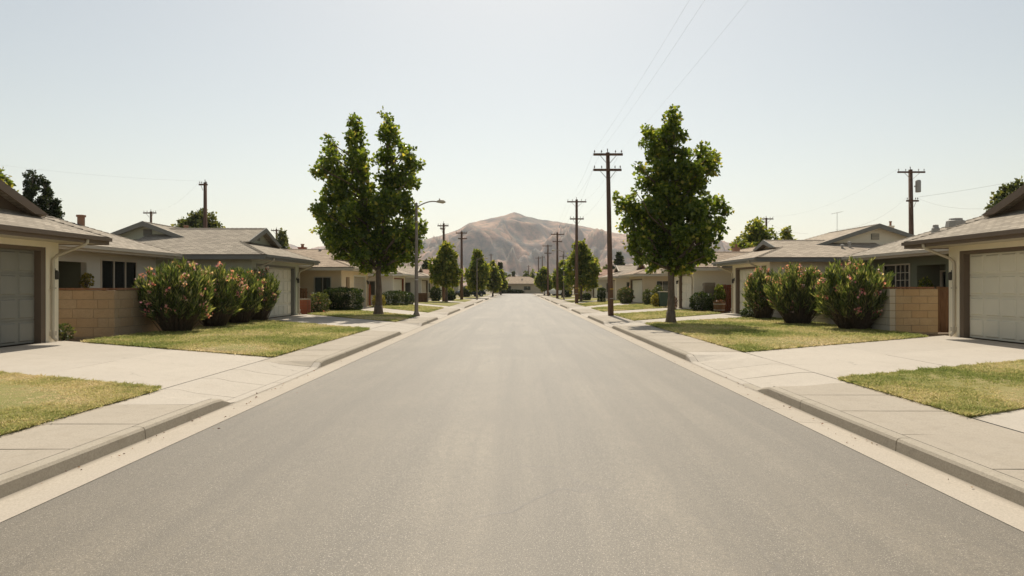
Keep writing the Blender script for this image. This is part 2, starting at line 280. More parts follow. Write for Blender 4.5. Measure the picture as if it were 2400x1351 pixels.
def np_mesh(name, v, f, m, rnd=None, smooth=False):
    v = np.asarray(v, np.float32); f = np.asarray(f, np.int32); k = f.shape[1]; me = bpy.data.meshes.new(name)
    me.vertices.add(len(v)); me.vertices.foreach_set('co', v.ravel()); me.loops.add(f.size); me.loops.foreach_set('vertex_index', f.ravel())
    me.polygons.add(len(f)); me.polygons.foreach_set('loop_start', np.arange(0, f.size, k, dtype=np.int32)); me.polygons.foreach_set('loop_total', np.full(len(f), k, np.int32))
    if rnd is not None:
        a = me.attributes.new('rnd', 'FLOAT', 'POINT'); a.data.foreach_set('value', np.asarray(rnd, np.float32))
    me.update(calc_edges=True); me.materials.append(M[m])
    if smooth: me.polygons.foreach_set('use_smooth', np.ones(len(f), bool))
    return me
def unit(a): return a / (np.linalg.norm(a, axis=1, keepdims=True) + 1e-9)
def leaf_mesh(name, pos, direc, size, width, m, rnd=None, droop=0.15):
    """one bent diamond per leaf"""
    n = len(pos); d = unit(direc); r = unit(rng.normal(size=(n, 3))); s = unit(np.cross(d, r)); u = np.cross(s, d)
    L = size[:, None]; W = (size * width)[:, None]
    a = pos; b = pos + d * L * 0.45 + s * W * 0.5 + u * L * droop * 0.5; c = pos + d * L - u * L * droop; e = pos + d * L * 0.45 - s * W * 0.5 + u * L * droop * 0.5
    v = np.stack([a, b, c, e], 1).reshape(-1, 3); f = np.arange(4 * n).reshape(n, 4)
    if rnd is None: rnd = rng.random(n) ** 1.5
    return np_mesh(name, v, f, m, np.repeat(rnd, 4))
def px(x, y, Y): return ((x - 1212) / 1500 * Y, Y, 1.6 + (673 - y) / 1500 * Y)     # photo measurements to metres at a chosen distance
LOT = 0.13

# ------------------------------------------------------------------ terrain, mountain
mb = MB(); mb.add([(-4400, -300, -0.06), (4400, -300, -0.06), (4400, 5200, -0.06), (-4400, 5200, -0.06)], [(0, 1, 2, 3)])
tag(mb.build('ground', 'plain', fix=False), 'flat dry ground stretching to the foot of the mountain', 'ground', kind='structure')
def fbm(x, y, s, oct=5, seed=0, ridged=False):
    r = np.random.default_rng(seed); o = np.zeros_like(x); amp = 1.0; tot = 0
    for k in range(oct):
        acc = np.zeros_like(x)
        for j in range(5):
            a = r.uniform(0, 2 * math.pi); ph = r.uniform(0, 2 * math.pi); fq = r.uniform(0.7, 1.4)
            acc += np.sin((x * math.cos(a) + y * math.sin(a)) * fq * 2 * math.pi / s + ph)
        acc /= 2.4
        if ridged: acc = 1 - np.abs(acc) * 2
        o += acc * amp; tot += amp; amp *= 0.52; s *= 0.5
    return o / tot
def hills(name, label, Y0, prof, depth, x0, x1, nx, ny, seed, gul):
    X, T = np.meshgrid(np.linspace(x0, x1, nx), np.linspace(0, 1.35, ny))
    Yg = Y0 - depth * (1 - T)
    ppx, ppy = np.array([p[0] for p in prof], float), np.array([p[1] for p in prof], float)
    wx = X + (1 - np.minimum(T, 1)) * fbm(X, Yg, 900, 4, seed) * 120
    H = np.interp(wx / Y0 * 1500 + 1212, ppx, (673 - ppy) / 1500 * Y0)
    near = np.clip(T, 0, 1); far = np.clip((T - 1) / 0.35, 0, 1)
    z = H * (near ** 1.25) * (1 - far ** 1.5)
    sp = fbm(X + fbm(X, Yg, 500, 2, seed + 5) * 90, Yg * 0.8, 760, 4, seed + 1, True); z = z + gul * (sp - 0.25) * np.sin(np.clip(near, 0, 1) * math.pi) ** 1.25 * np.clip(H / 200, 0, 1)
    z += fbm(X, Yg, 110, 3, seed + 3, True) * 2.2 * near * (1 - far) * np.clip(H / 120, 0, 1)
    z = np.where((near <= 0) | (far >= 1), -3, z)
    v = np.stack([X, Yg, z], -1).reshape(-1, 3); i = np.arange(nx * ny).reshape(ny, nx)
    f = np.stack([i[:-1, :-1], i[:-1, 1:], i[1:, 1:], i[1:, :-1]], -1).reshape(-1, 4)
    tag(link(name, np_mesh(name, v, f, 'mountain', smooth=True)), label, 'mountain', kind='structure')
hills('mountain', 'dry brown mountain with scrubby gullies at the end of the street', 3000,
      [(640, 640), (760, 612), (880, 588), (960, 572), (1000, 560), (1050, 546), (1075, 537), (1100, 522), (1140, 513), (1180, 505), (1196, 499), (1206, 497), (1218, 499), (1232, 506), (1262, 512), (1300, 518), (1345, 525), (1400, 537), (1450, 547), (1520, 551), (1600, 556), (1700, 566), (1800, 582), (1950, 612), (2100, 650)],
      1500, -1500, 2300, 420, 150, 3, 120)
hills('hills', 'low bluish hills on the horizon behind the left houses', 4100, [(-600, 640), (-100, 622), (300, 600), (560, 590), (640, 577), (680, 571), (700, 578), (720, 584), (745, 578), (800, 574), (900, 580), (1000, 600), (1200, 660), (1500, 640), (1700, 585), (1900, 590), (2200, 605), (2700, 640)], 900, -3900, 3900, 420, 70, 11, 40)

# ------------------------------------------------------------------ road, gutters, kerbs, pavements
YN, YF = -8.0, 141.0
XL, XR = -3.50, 3.30          # asphalt edges
KL, KR = -3.90, 3.68          # kerb faces
WALK = 5.10                   # back edge of the pavements
mb = MB(); ny = 120
vs = []; fs = []
for j in range(ny + 1):
    y = YN + (YF + 6 - YN) * j / ny
    for i, x in enumerate(np.linspace(XL, XR, 9)): vs.append((x, y, 0.035 * (1 - (2 * (x - XL) / (XR - XL) - 1) ** 2)))
for j in range(ny):
    for i in range(8): fs.append((j * 9 + i, j * 9 + i + 1, j * 9 + 10 + i, j * 9 + 9 + i))
mb.add(vs, fs); tag(mb.build('road', 'asphalt', smooth=True), 'worn grey asphalt street running straight to the mountain', 'road', kind='structure')
# cross street at the end
mb = MB(); mb.add([(-90, YF + 5.99, -0.004), (90, YF + 5.99, -0.004), (90, YF + 13, -0.004), (-90, YF + 13, -0.004)], [(0, 1, 2, 3)])
tag(mb.build('cross_road', 'asphalt'), 'cross street at the far end of the road', 'road', kind='structure')

#                 at the pavement        at the garage
DRIVE_L = [(9.1, 13.36, 12.4, 17.55), (22.05, 26.9, 28.2, 34.7), (32.1, 36.7, 41.6, 47.9), (44.5, 48.3, 56.7, 62.7), (58.6, 62.5, 72, 78), (74, 78, 88, 94), (90, 94, 103, 109), (106, 110, 118, 124), (123, 127, 133, 138)]
DRIVE_R = [(2.6, 7.2, 6.0, 11.2), (10.16, 14.4, 14.0, 19.4), (25.3, 27.9, 31.0, 36.2), (33.9, 38.0, 41.2, 46.0), (44, 48, 55.9, 62.7), (55.5, 59.5, 70, 76), (70, 74, 86, 92), (86, 90, 102, 108), (102, 106, 116, 122), (119, 123, 130, 136)]
UG_L = [12.47, 11.57, 11.2, 11.0, 10.8, 10.8, 10.8, 10.8, 10.8]; UG_R = [12.9, 12.95, 12.08, 11.2, 11.0, 10.8, 10.8, 10.8, 10.8, 10.8]
def kerb_h(y, drives):
    for a, b, _, _ in drives:
        s, e = a - 0.25, b - 0.9
        if s - 0.45 < y < e + 0.45:
            k = max(0.0, min(1.0, max((s - y) / 0.45, (y - e) / 0.45))); k = k * k * (3 - 2 * k)
            return 0.013 + 0.117 * k
    return 0.13
for s, drives, XA, K, side in ((-1, DRIVE_L, XL, KL, 'left'), (1, DRIVE_R[1:], XR, KR, 'right')):
    # gutter: thing of the setting with its cast lengths
    g = MB(); g.box(min(XA, K), max(XA, K), YN, YF + 6, -0.09, -0.03)
    go = tag(g.build('gutter', 'joint'), 'pale concrete gutter strip along the %s kerb' % side, 'gutter', kind='structure')
    kb = MB(); kb.box(min(K + s * 0.03, K + s * 0.14), max(K + s * 0.03, K + s * 0.14), YN, YF, -0.09, 0.0)
    ko = tag(kb.build('kerb', 'joint'), 'grey concrete kerb with dropped driveway aprons on the %s' % side, 'kerb', kind='structure')
    p0, p1 = abs(K) + 0.15, WALK
    wb = MB(); wb.box(min(s * p0, s * p1), max(s * p0, s * p1), YN, YF, -0.09, 0.0)
    po = tag(wb.build('pavement', 'joint'), 'concrete pavement slabs along the %s side of the street' % side, 'pavement', kind='structure')
    y = YN + (0.0 if s < 0 else 0.7); k = 0
    while y < YF - 0.1:
        far = y > 62
        L = (1.05 + 0.2 * rng.random()) if not far else 8.0
        e = min(y + L, YF); gap = 0.008 if not far else 0.0
        ys = np.linspace(y + gap, e - gap, max(2, int((e - y) / 0.2) + 1) if not far else 24)
        # pavement slab, dipping at the aprons
        vs = []; fs = []; dz = rng.uniform(-0.003, 0.003)
        off = 0.004 if not far else 0.001
        for yy in ys:
            h = kerb_h(yy, drives)
            for u, z in ((p0 + off, -0.05), (p0 + off, h + 0.001), (p0 + 0.55, h * 0.45 + 0.0715 + dz), (p1 - 0.25, LOT + dz), (p1 - 0.004, LOT + dz), (p1 - 0.004, -0.05)): vs.append((s * u, yy, z))
        for j in range(len(ys) - 1):
            for i in range(6): fs.append((j * 6 + i, j * 6 + (i + 1) % 6, (j + 1) * 6 + (i + 1) % 6, (j + 1) * 6 + i))
        fs += [tuple(range(6)), tuple(range((len(ys) - 1) * 6, len(ys) * 6))]
        MB().add(vs, fs).build('slab', 'drive' if any(d[0] - 0.6 < (y + e) / 2 < d[1] - 0.3 for d in drives) else 'walk', po)
        y = e; k += 1
    y = YN + 0.3
    while y < YF - 0.1:
        far = y > 62; L = (1.7 + 0.5 * rng.random()) if not far else 8.0; e = min(y + L, YF); gap = 0.006 if not far else 0.0
        ys = np.linspace(y + gap, e - gap, max(2, int((e - y) / 0.2) + 1) if not far else 24)
        # kerb length: rounded top, vertical face
        vs = []; fs = []
        for yy in ys:
            h = kerb_h(yy, drives); a = abs(K)
            prof = [(a, -0.05), (a + 0.012, h - 0.03 if h > 0.05 else h - 0.012), (a + 0.03, h - 0.006), (a + 0.055, h), (a + 0.148, h), (a + 0.148, -0.05)]
            vs += [(s * u, yy, z) for u, z in prof]
        n = len(prof)
        for j in range(len(ys) - 1):
            for i in range(n): fs.append((j * n + i, j * n + (i + 1) % n, (j + 1) * n + (i + 1) % n, (j + 1) * n + i))
        fs += [tuple(range(n)), tuple(range((len(ys) - 1) * n, len(ys) * n))]
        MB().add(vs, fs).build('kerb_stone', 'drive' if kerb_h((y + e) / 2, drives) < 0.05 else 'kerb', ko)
        y = e
    y = YN + 1.1; x0, x1 = abs(XA) + 0.003, abs(K) + 0.012
    while y < YF - 0.5:
        e = min(y + (4.6 + rng.random() if y < 62 else 12), YF); gg = 0.004
        vs = [(s * u, yy, z) for yy in (y + gg, e - gg) for u, z in ((x0, -0.06), (x0, 0.004), ((x0 * 0.3 + x1 * 0.7), -0.006), (x1, 0.002), (x1, -0.06))]
        MB().add(vs, [(0, 1, 6, 5), (1, 2, 7, 6), (2, 3, 8, 7), (3, 4, 9, 8), (4, 0, 5, 9), (0, 1, 2, 3, 4), (5, 6, 7, 8, 9)]).build('gutter_length', 'gutter', go); y = e

# lots: one raised soil sheet per side
for s, side in ((-1, 'left'), (1, 'right')):
    mb = MB(); mb.box(min(s * (WALK + 0.002), s * 70), max(s * (WALK + 0.002), s * 70), YN, YF, -0.05, 0.085)
    tag(mb.build('yard_ground', 'soil'), 'bare soil of the yards under lawns on the %s' % side, 'ground', kind='structure')

# ------------------------------------------------------------------ driveways and lawns
blade_v = []; blade_r = []
def dry(x, y):
    d = fbm(x, y, 5.5, 4, 21) * 0.55 + fbm(x, y, 1.1, 3, 22) * 0.28
    for cx, cy, r, a in ((-6.6, 8.2, 1.1, 0.75), (7.0, 8.6, 1.0, 0.7), (6.9, 7.5, 0.7, 0.5), (-6.3, 15.0, 0.9, 0.7), (7.5, 16.8, 1.7, 0.6), (-6.2, 29.5, 1.4, 0.6)):
        d = d + a * np.exp(-((x - cx) ** 2 + (y - cy) ** 2) / r ** 2)
    return d
def lawn(s, near, far, u1n, label, back=None):
    """near=(y at pavement, y at back) far likewise; u from pavement to u1n"""
    u0 = WALK + 0.01
    P = [(s * u0, near[0]), (s * u1n, near[1]), (s * u1n, far[1]), (s * u0, far[0])]
    mb = MB(); N = 14; vs = []; fs = []
    for i in range(N + 1):
        for j in range(N + 1):
            a, b = i / N, j / N
            x = (P[0][0] * (1 - a) + P[1][0] * a) * (1 - b) + (P[3][0] * (1 - a) + P[2][0] * a) * b
            y = (P[0][1] * (1 - a) + P[1][1] * a) * (1 - b) + (P[3][1] * (1 - a) + P[2][1] * a) * b
            edge = min(i, j, N - i, N - j)
            vs.append((x, y, LOT + (0.014 if edge == 0 else 0.034 + 0.01 * math.sin(x * 1.7 + y * 0.9))))
    for i in range(N):
        for j in range(N): fs.append((i * (N + 1) + j, (i + 1) * (N + 1) + j, (i + 1) * (N + 1) + j + 1, i * (N + 1) + j + 1))
    n0 = len(vs); per = [i * (N + 1) for i in range(N + 1)] + [N * (N + 1) + j for j in range(1, N + 1)] + [i * (N + 1) + N for i in range(N - 1, -1, -1)] + [j for j in range(N - 1, 0, -1)]
    vs += [(vs[k][0], vs[k][1], 0.05) for k in per]
    for k in range(len(per)): fs.append((per[k], per[(k + 1) % len(per)], n0 + (k + 1) % len(per), n0 + k))
    mb.add(vs, fs); o = tag(mb.build('lawn', 'lawn', smooth=True), label, 'lawn', kind='structure')
    # blades
    pts = np.array(P); ymid = pts[:, 1].mean(); area = abs(sum(pts[i][0] * pts[(i + 1) % 4][1] - pts[(i + 1) % 4][0] * pts[i][1] for i in range(4))) / 2
    if ymid > 60: return o
    dens = min(5200, 5200 * (8.0 / max(ymid, 6.0)) ** 1.45); n = int(area * dens)
    a, b = rng.random(n), rng.random(n)
    ne = int(n * 0.10)              # ragged fringe at the borders
    side = rng.integers(0, 4, ne); e = rng.normal(0, 0.004, ne)
    a[:ne] = np.where(side == 0, e, np.where(side == 1, 1 + e, a[:ne])); b[:ne] = np.where(side == 2, e, np.where(side == 3, 1 + e, b[:ne]))
    q = lambda k: (pts[0, k] * (1 - a) + pts[1, k] * a) * (1 - b) + (pts[3, k] * (1 - a) + pts[2, k] * a) * b
    x, y = q(0), q(1); d = dry(x, y)
    keep = rng.random(n) > np.clip(d * 0.55 - 0.1, 0, 0.5); x, y, d = x[keep], y[keep], d[keep]; n = len(x)
    sc_ = np.clip((y / 9.0), 0.8, 3.5) ** 0.75; tuft = np.clip(0.5 + fbm(x, y, 0.35, 3, 31), 0.15, 1.3)
    h = (0.015 + 0.022 * rng.random(n)) * (0.55 + tuft * 0.75) * np.clip(1.15 - d * 0.5, 0.5, 1.2) * np.clip(sc_, 1, 1.5); wd = (0.0045 + 0.004 * rng.random(n)) * sc_ * 1.6
    th = rng.uniform(0, 2 * math.pi, n); ln = rng.normal(0, 0.8, (n, 2)) * h[:, None]
    base = np.stack([x, y, np.full(n, LOT + 0.022)], 1); dx = np.stack([np.cos(th), np.sin(th), np.zeros(n)], 1) * wd[:, None]
    tip = base + np.concatenate([ln, h[:, None]], 1)
    v = np.stack([base - dx, base + dx, tip], 1).reshape(-1, 3); f = np.arange(3 * n).reshape(n, 3)
    r = np.clip(0.36 + d * 0.75 + rng.normal(0, 0.16, n), 0, 1)
    g = link('grass', np_mesh('grass', v, f, 'blade', np.repeat(r, 3)), o); g['kind'] = 'stuff'
    return o
def driveway(s, d, ug, label, joints=True):
    n0, f0, n1, f1 = d; u0 = WALK + 0.012; u1 = ug + 0.02
    lerp = lambda a, b, t: a + (b - a) * t
    um = 8.0
    base = MB(); base.slab([(s * u0, n0, 0.1), (s * u1, n1, 0.1), (s * u1, f1, 0.1), (s * u0, f0, 0.1)], 0.1)
    o = tag(base.build('driveway', 'joint'), label, 'driveway', kind='structure')
    cuts_u = [u0, um, u1]; cuts_v = [0, 0.5, 1]
    for i in range(2):
        for j in range(1 if i == 0 or not joints else 2):
            ta, tb = (cuts_u[i] - u0) / (u1 - u0), (cuts_u[i + 1] - u0) / (u1 - u0)
            va, vb = (0, 1) if (i == 0 or not joints) else (cuts_v[j], cuts_v[j + 1]); g = 0.006
            poly = []
            for t, v, su, sv in ((ta, va, 1, 1), (tb, va, -1, 1), (tb, vb, -1, -1), (ta, vb, 1, -1)):
                yy = lerp(lerp(n0, n1, t), lerp(f0, f1, t), v); poly.append((s * (lerp(u0, u1, t) + su * g), yy + sv * (g if 0 < v < 1 else 0), LOT + rng.uniform(-0.002, 0.002)))
            MB().slab(poly, 0.06).build('slab', 'drive', o)
    return o
dl = ['wide pale driveway in front of the grey garage at the left edge', 'driveway of the sage house beside the big left tree shade', 'driveway beyond the left tree leading to the tan garage', 'left driveway behind the street lamp, before the low box hedge', 'fifth driveway along the left pavement', 'sixth driveway along the left pavement', 'seventh driveway along the left pavement', 'eighth driveway along the left pavement', 'last driveway before the cross street on the left']
dr = ['driveway cut off by the right edge of the picture', 'wide pale driveway in front of the white garage at the right', 'driveway of the cream house just behind the big right tree', 'driveway behind the near utility pole on the right', 'right driveway with the green bin standing beside it', 'fifth visible driveway along the right pavement', 'sixth visible driveway along the right pavement', 'seventh visible driveway along the right pavement', 'eighth visible driveway along the right pavement', 'last driveway before the cross street on the right']
for i, d in enumerate(DRIVE_L): driveway(-1, d, UG_L[i], dl[i], i < 3)
for i, d in enumerate(DRIVE_R): driveway(1, d, UG_R[i], dr[i], i < 4)
def edge_at(d, far, u, ug): t = (u - WALK) / (ug - WALK); return (d[1] + (d[3] - d[1]) * t) if far else (d[0] + (d[2] - d[0]) * t)
ll = ['lawn with a dry patch at the bottom left edge', 'large lawn in front of the left oleander hedge', 'small lawn under the big tree on the left', 'lawn between the left tree and the box hedge', 'lawn in front of the brown planter box on the left', 'sixth lawn along the left pavement', 'seventh lawn along the left pavement', 'eighth lawn along the left pavement', 'ninth lawn along the left pavement']
lr = ['', 'lawn with bare patches at the right edge of the picture', 'large lawn in front of the right oleander hedge', 'narrow lawn at the foot of the near utility pole', 'lawn in front of the green bin on the right', 'lawn with the hedge column on the right', 'sixth lawn along the right pavement', 'seventh lawn along the right pavement', 'eighth lawn along the right pavement', 'ninth lawn along the right pavement']
for s, D, UG, LB in ((-1, DRIVE_L, UG_L, ll), (1, DRIVE_R, UG_R, lr)):
    for i in range(len(D)):
        if not LB[i]: continue
        ub = min(UG[i], UG[i - 1] if i else 99) - 0.05
        nr = (-2.0, -2.0) if i == 0 else (D[i - 1][1] + 0.005, edge_at(D[i - 1], True, ub, UG[i - 1]) + 0.005)
        fr = (D[i][0] - 0.005, edge_at(D[i], False, ub, UG[i]) - 0.005)
        lawn(s, nr, fr, ub, LB[i])

# ------------------------------------------------------------------ houses
def roof_shape(map_, L, wf, wb, rise, z0, near=('dutch', 1.5), far=('open', 0), th=0.05, ov=0.3):
    """ridge along a, front half width wf (b<0) and back wb; returns MBs for roof, rakes, gables, caps"""
    rf, rk, gb, cp, gl = MB(map_), MB(map_), MB(map_), MB(map_), []
    def ends(kind, d, flip):
        A = (lambda a: a) if not flip else (lambda a: L - a)
        D = wf
        def side(w, sg):
            if kind == 'open': return [(A(0), 0, rise), (A(0), sg * w, 0)]
            if kind == 'hip': return [(A(D), 0, rise), (A(0), sg * w, 0)]
            t = d / D
            return [(A(d - ov), 0, rise), (A(d - ov), sg * w * (1 - t), rise * t), (A(d), sg * w * (1 - t), rise * t), (A(0), sg * w, 0)]
        if kind == 'hip':
            sk = [(A(0), -wf, 0), (A(0), wb, 0), (A(D), 0, rise)]
        elif kind == 'dutch':
            t = d / D; e = 0.12 / D
            sk = [(A(0), -wf, 0), (A(0), wb, 0), (A(d), wb * (1 - t), rise * t), (A(d + 0.12), wb * (1 - t), rise * (t + e)), (A(d + 0.12), -wf * (1 - t), rise * (t + e)), (A(d), -wf * (1 - t), rise * t)]
            g = [(A(d + 0.11), -wf * (1 - t) * 0.985, rise * t), (A(d + 0.11), wb * (1 - t) * 0.985, rise * t), (A(d + 0.11), 0, rise - 0.04)]
            gb.add([(a, b, z0 + z) for a, b, z in g] + [(A(d + 0.2) , b, z0 + z) for _, b, z in g], [(0, 1, 2), (5, 4, 3), (0, 3, 4, 1), (1, 4, 5, 2), (2, 5, 3, 0)])
            gl.append((A(d + 0.11), rise * t, rise, -1 if not flip else 1, wf * (1 - t)))
            for sg, w in ((-1, wf), (1, wb)):
                p, q = (A(d - ov), sg * w * (1 - t), z0 + rise * t), (A(d - ov), 0.0, z0 + rise)
                dz = 0.2; k = -1 if not flip else 1
                vs = [(p[0] + k * 0.03, p[1] + sg * 0.06, p[2] + 0.0), (q[0] + k * 0.03, q[1], q[2] + 0.03), (q[0] + k * 0.03, q[1], q[2] - dz), (p[0] + k * 0.03, p[1] - sg * 0.42, p[2] - 0.02)]
                vs += [(a - k * 0.05, b, c) for a, b, c in vs]
                rk.add(vs, [(0, 1, 2, 3), (7, 6, 5, 4), (0, 4, 5, 1), (1, 5, 6, 2), (2, 6, 7, 3), (3, 7, 4, 0)])
        else: sk = None
        if sk:
            sl = math.hypot(1, rise / D)
            rf.slab([(a, b, z0 + z) for a, b, z in sk], th, [(b, abs(a - A(0)) * sl) for a, b, z in sk])
            for sg, w in ((-1, wf), (1, wb)):       # hip caps
                hp = (A(D), 0, rise) if kind == 'hip' else (A(d), sg * w * (1 - d / D), rise * d / D)
                p, q = Vector((A(0), sg * w, z0 + 0.012)), Vector((hp[0], hp[1], z0 + hp[2] + 0.012)); n = max(3, int((q - p).length / 0.22))
                for i in range(n):
                    a_, b_ = p.lerp(q, i / n), p.lerp(q, (i + 1.15) / n); a_.z += 0.012; dd = (b_ - a_); nn = Vector((-dd.y, dd.x, 0)).normalized() * 0.11
                    cp.add([tuple(a_ + nn + Vector((0, 0, -0.03))), tuple(a_), tuple(a_ - nn + Vector((0, 0, -0.03))), tuple(b_ + nn + Vector((0, 0, -0.045))), tuple(b_ + Vector((0, 0, -0.012))), tuple(b_ - nn + Vector((0, 0, -0.045)))], [(0, 1, 4, 3), (1, 2, 5, 4), (0, 2, 1)])
        return side
    sn = ends(near[0], near[1], False); sf = ends(far[0], far[1], True)
    for sg, w in ((-1, wf), (1, wb)):
        poly = sn(w, sg) + sf(w, sg)[::-1]; sl = math.hypot(w, rise) / w
        rf.slab([(a, b, z0 + z) for a, b, z in poly], th, [(a, (w - abs(b)) * sl) for a, b, z in poly])
    r0, r1 = sn(wf, -1)[0][0], sf(wf, -1)[0][0]; n = max(2, int(abs(r1 - r0) / 0.22))
    for i in range(n):
        a0, a1 = r0 + (r1 - r0) * i / n, r0 + (r1 - r0) * (i + 1.1) / n; zz = z0 + rise
        cp.add([(a0, -0.12, zz - 0.02), (a0, 0, zz + 0.035), (a0, 0.12, zz - 0.02), (a1, -0.12, zz - 0.03), (a1, 0, zz + 0.022), (a1, 0.12, zz - 0.03)], [(0, 1, 4, 3), (1, 2, 5, 4), (0, 2, 1)])
    return rf, rk, gb, cp, gl
def wall_open(mb, axis, a0, a1, z0, z1, face, th, opens):
    """wall along axis ('v' or 'u') with rectangular openings; face = coordinate of outer face, th signed thickness inwards"""
    A = sorted({a0, a1, *[o[0] for o in opens], *[o[1] for o in opens]}); Z = sorted({z0, z1, *[o[2] for o in opens], *[o[3] for o in opens]})
    hole = lambda a, z: any(o[0] < a < o[1] and o[2] < z < o[3] for o in opens)
    fill = [[not hole((A[i] + A[i + 1]) / 2, (Z[j] + Z[j + 1]) / 2) for j in range(len(Z) - 1)] for i in range(len(A) - 1)]
    pt = (lambda a, d, z: (face + d, a, z)) if axis == 'v' else (lambda a, d, z: (a, face + d, z))
    for i in range(len(A) - 1):
        for j in range(len(Z) - 1):
            if not fill[i][j]: continue
            q = [(A[i], Z[j]), (A[i + 1], Z[j]), (A[i + 1], Z[j + 1]), (A[i], Z[j + 1])]
            mb.add([pt(a, 0, z) for a, z in q], [(0, 1, 2, 3)]); mb.add([pt(a, th, z) for a, z in q], [(3, 2, 1, 0)])
            for (di, dj), (p, r) in (((0, -1), (0, 1)), ((1, 0), (1, 2)), ((0, 1), (2, 3)), ((-1, 0), (3, 0))):
                ii, jj = i + di, j + dj
                if 0 <= ii < len(A) - 1 and 0 <= jj < len(Z) - 1 and fill[ii][jj]: continue
                mb.add([pt(*q[p][:1], 0, q[p][1]), pt(*q[r][:1], 0, q[r][1]), pt(*q[r][:1], th, q[r][1]), pt(*q[p][:1], th, q[p][1])], [(0, 1, 2, 3)])
def window(T, house, axis, a0, a1, z0, z1, face, sgn, trim='f_cream', bars=(0.5,), grid=None, label=None):
    """sgn: direction from the wall face inwards (+1/-1 on the face coordinate)"""
    pt = (lambda mb, b0, b1, d0, d1, q0, q1: mb.box(face + min(sgn * d0, sgn * d1), face + max(sgn * d0, sgn * d1), b0, b1, q0, q1)) if axis == 'v' else (lambda mb, b0, b1, d0, d1, q0, q1: mb.box(b0, b1, face + min(sgn * d0, sgn * d1), face + max(sgn * d0, sgn * d1), q0, q1))
    fr = MB(T); w = 0.06
    pt(fr, a0 - w, a1 + w, -0.025, 0.06, z1, z1 + w); pt(fr, a0 - w, a1 + w, -0.04, 0.06, z0 - w, z0)
    pt(fr, a0 - w, a0, -0.024, 0.06, z0, z1); pt(fr, a1, a1 + w, -0.024, 0.06, z0, z1)
    wo = fr.build('window', trim, house)
    if label: wo['label'] = label
    edges = [a0] + [a0 + (a1 - a0) * b for b in bars] + [a1]
    for e in edges[1:-1]:
        b = MB(T); pt(b, e - 0.022, e + 0.022, 0.005, 0.055, z0, z1); b.build('mullion', trim, wo)
    for e0, e1 in zip(edges[:-1], edges[1:]):
        g = MB(T); pt(g, e0 + 0.02, e1 - 0.02, 0.035, 0.045, z0, z1); g.build('pane', 'glass', wo)
    for c0, c1 in ((a0, a0 + (a1 - a0) * 0.3), (a1 - (a1 - a0) * 0.34, a1)):       # drawn curtains with folds
        cu = MB(T); n = 10
        for i in range(n):
            e0, e1 = c0 + (c1 - c0) * i / n, c0 + (c1 - c0) * (i + 1) / n; q0, q1 = 0.16 + 0.03 * (i % 2), 0.16 + 0.03 * ((i + 1) % 2)
            if axis == 'v': vs = [(face + sgn * q0, e0, z0), (face + sgn * q1, e1, z0), (face + sgn * q1, e1, z1), (face + sgn * q0, e0, z1)]
            else: vs = [(e0, face + sgn * q0, z0), (e1, face + sgn * q1, z0), (e1, face + sgn * q1, z1), (e0, face + sgn * q0, z1)]
            cu.add(vs, [(0, 1, 2, 3)])
        cu.build('curtain', 'curtain', wo, False, False)
    if grid:
        nh, nv, e0, e1 = grid; b = MB(T)
        for i in range(1, nh): e = e0 + (e1 - e0) * i / nh; pt(b, e - 0.012, e + 0.012, 0.01, 0.04, z0, z1)
        for j in range(1, nv): q = z0 + (z1 - z0) * j / nv; pt(b, e0, e1, 0.012, 0.038, q - 0.012, q + 0.012)
        b.build('glazing_bar', trim, wo)
    return wo
panel_cache = {}
def garage_door(T, s, house, v0, v1, z0, z1, u, m, rows, cols, pieces):
    d = MB(T); n = 4; hh = (z1 - z0) / n
    for k in range(n): d.box(u, u + 0.06, v0, v1, z0 + hh * k + 0.009, z0 + hh * (k + 1) - 0.009)
    d.box(u + 0.02, u + 0.05, v0, v1, z0, z1)
    do = d.build('garage_door', m, house)
    if pieces:
        pw = (v1 - v0) / cols
        key = (s, round(pw, 3), round(hh, 3), m)
        if key not in panel_cache:
            b = MB(); a, c = pw / 2 - 0.05, hh / 2 - 0.055; x0, x1 = -0.002 * s, -0.03 * s
            vs = [(x0, y, z) for y, z in ((-a, -c), (a, -c), (a, c), (-a, c))] + [(x1, y, z) for y, z in ((-a + .03, -c + .03), (a - .03, -c + .03), (a - .03, c - .03), (-a + .03, c - .03))]
            b.add(vs, [(4, 5, 6, 7), (0, 1, 5, 4), (1, 2, 6, 5), (2, 3, 7, 6), (3, 0, 4, 7)]); panel_cache[key] = b.mesh('panel', m, fix=False)
        for i in range(cols):
            for k in range(n): link('panel', panel_cache[key], do, (s * u, v0 + pw * (i + 0.5), z0 + hh * (k + 0.5)))
    return do
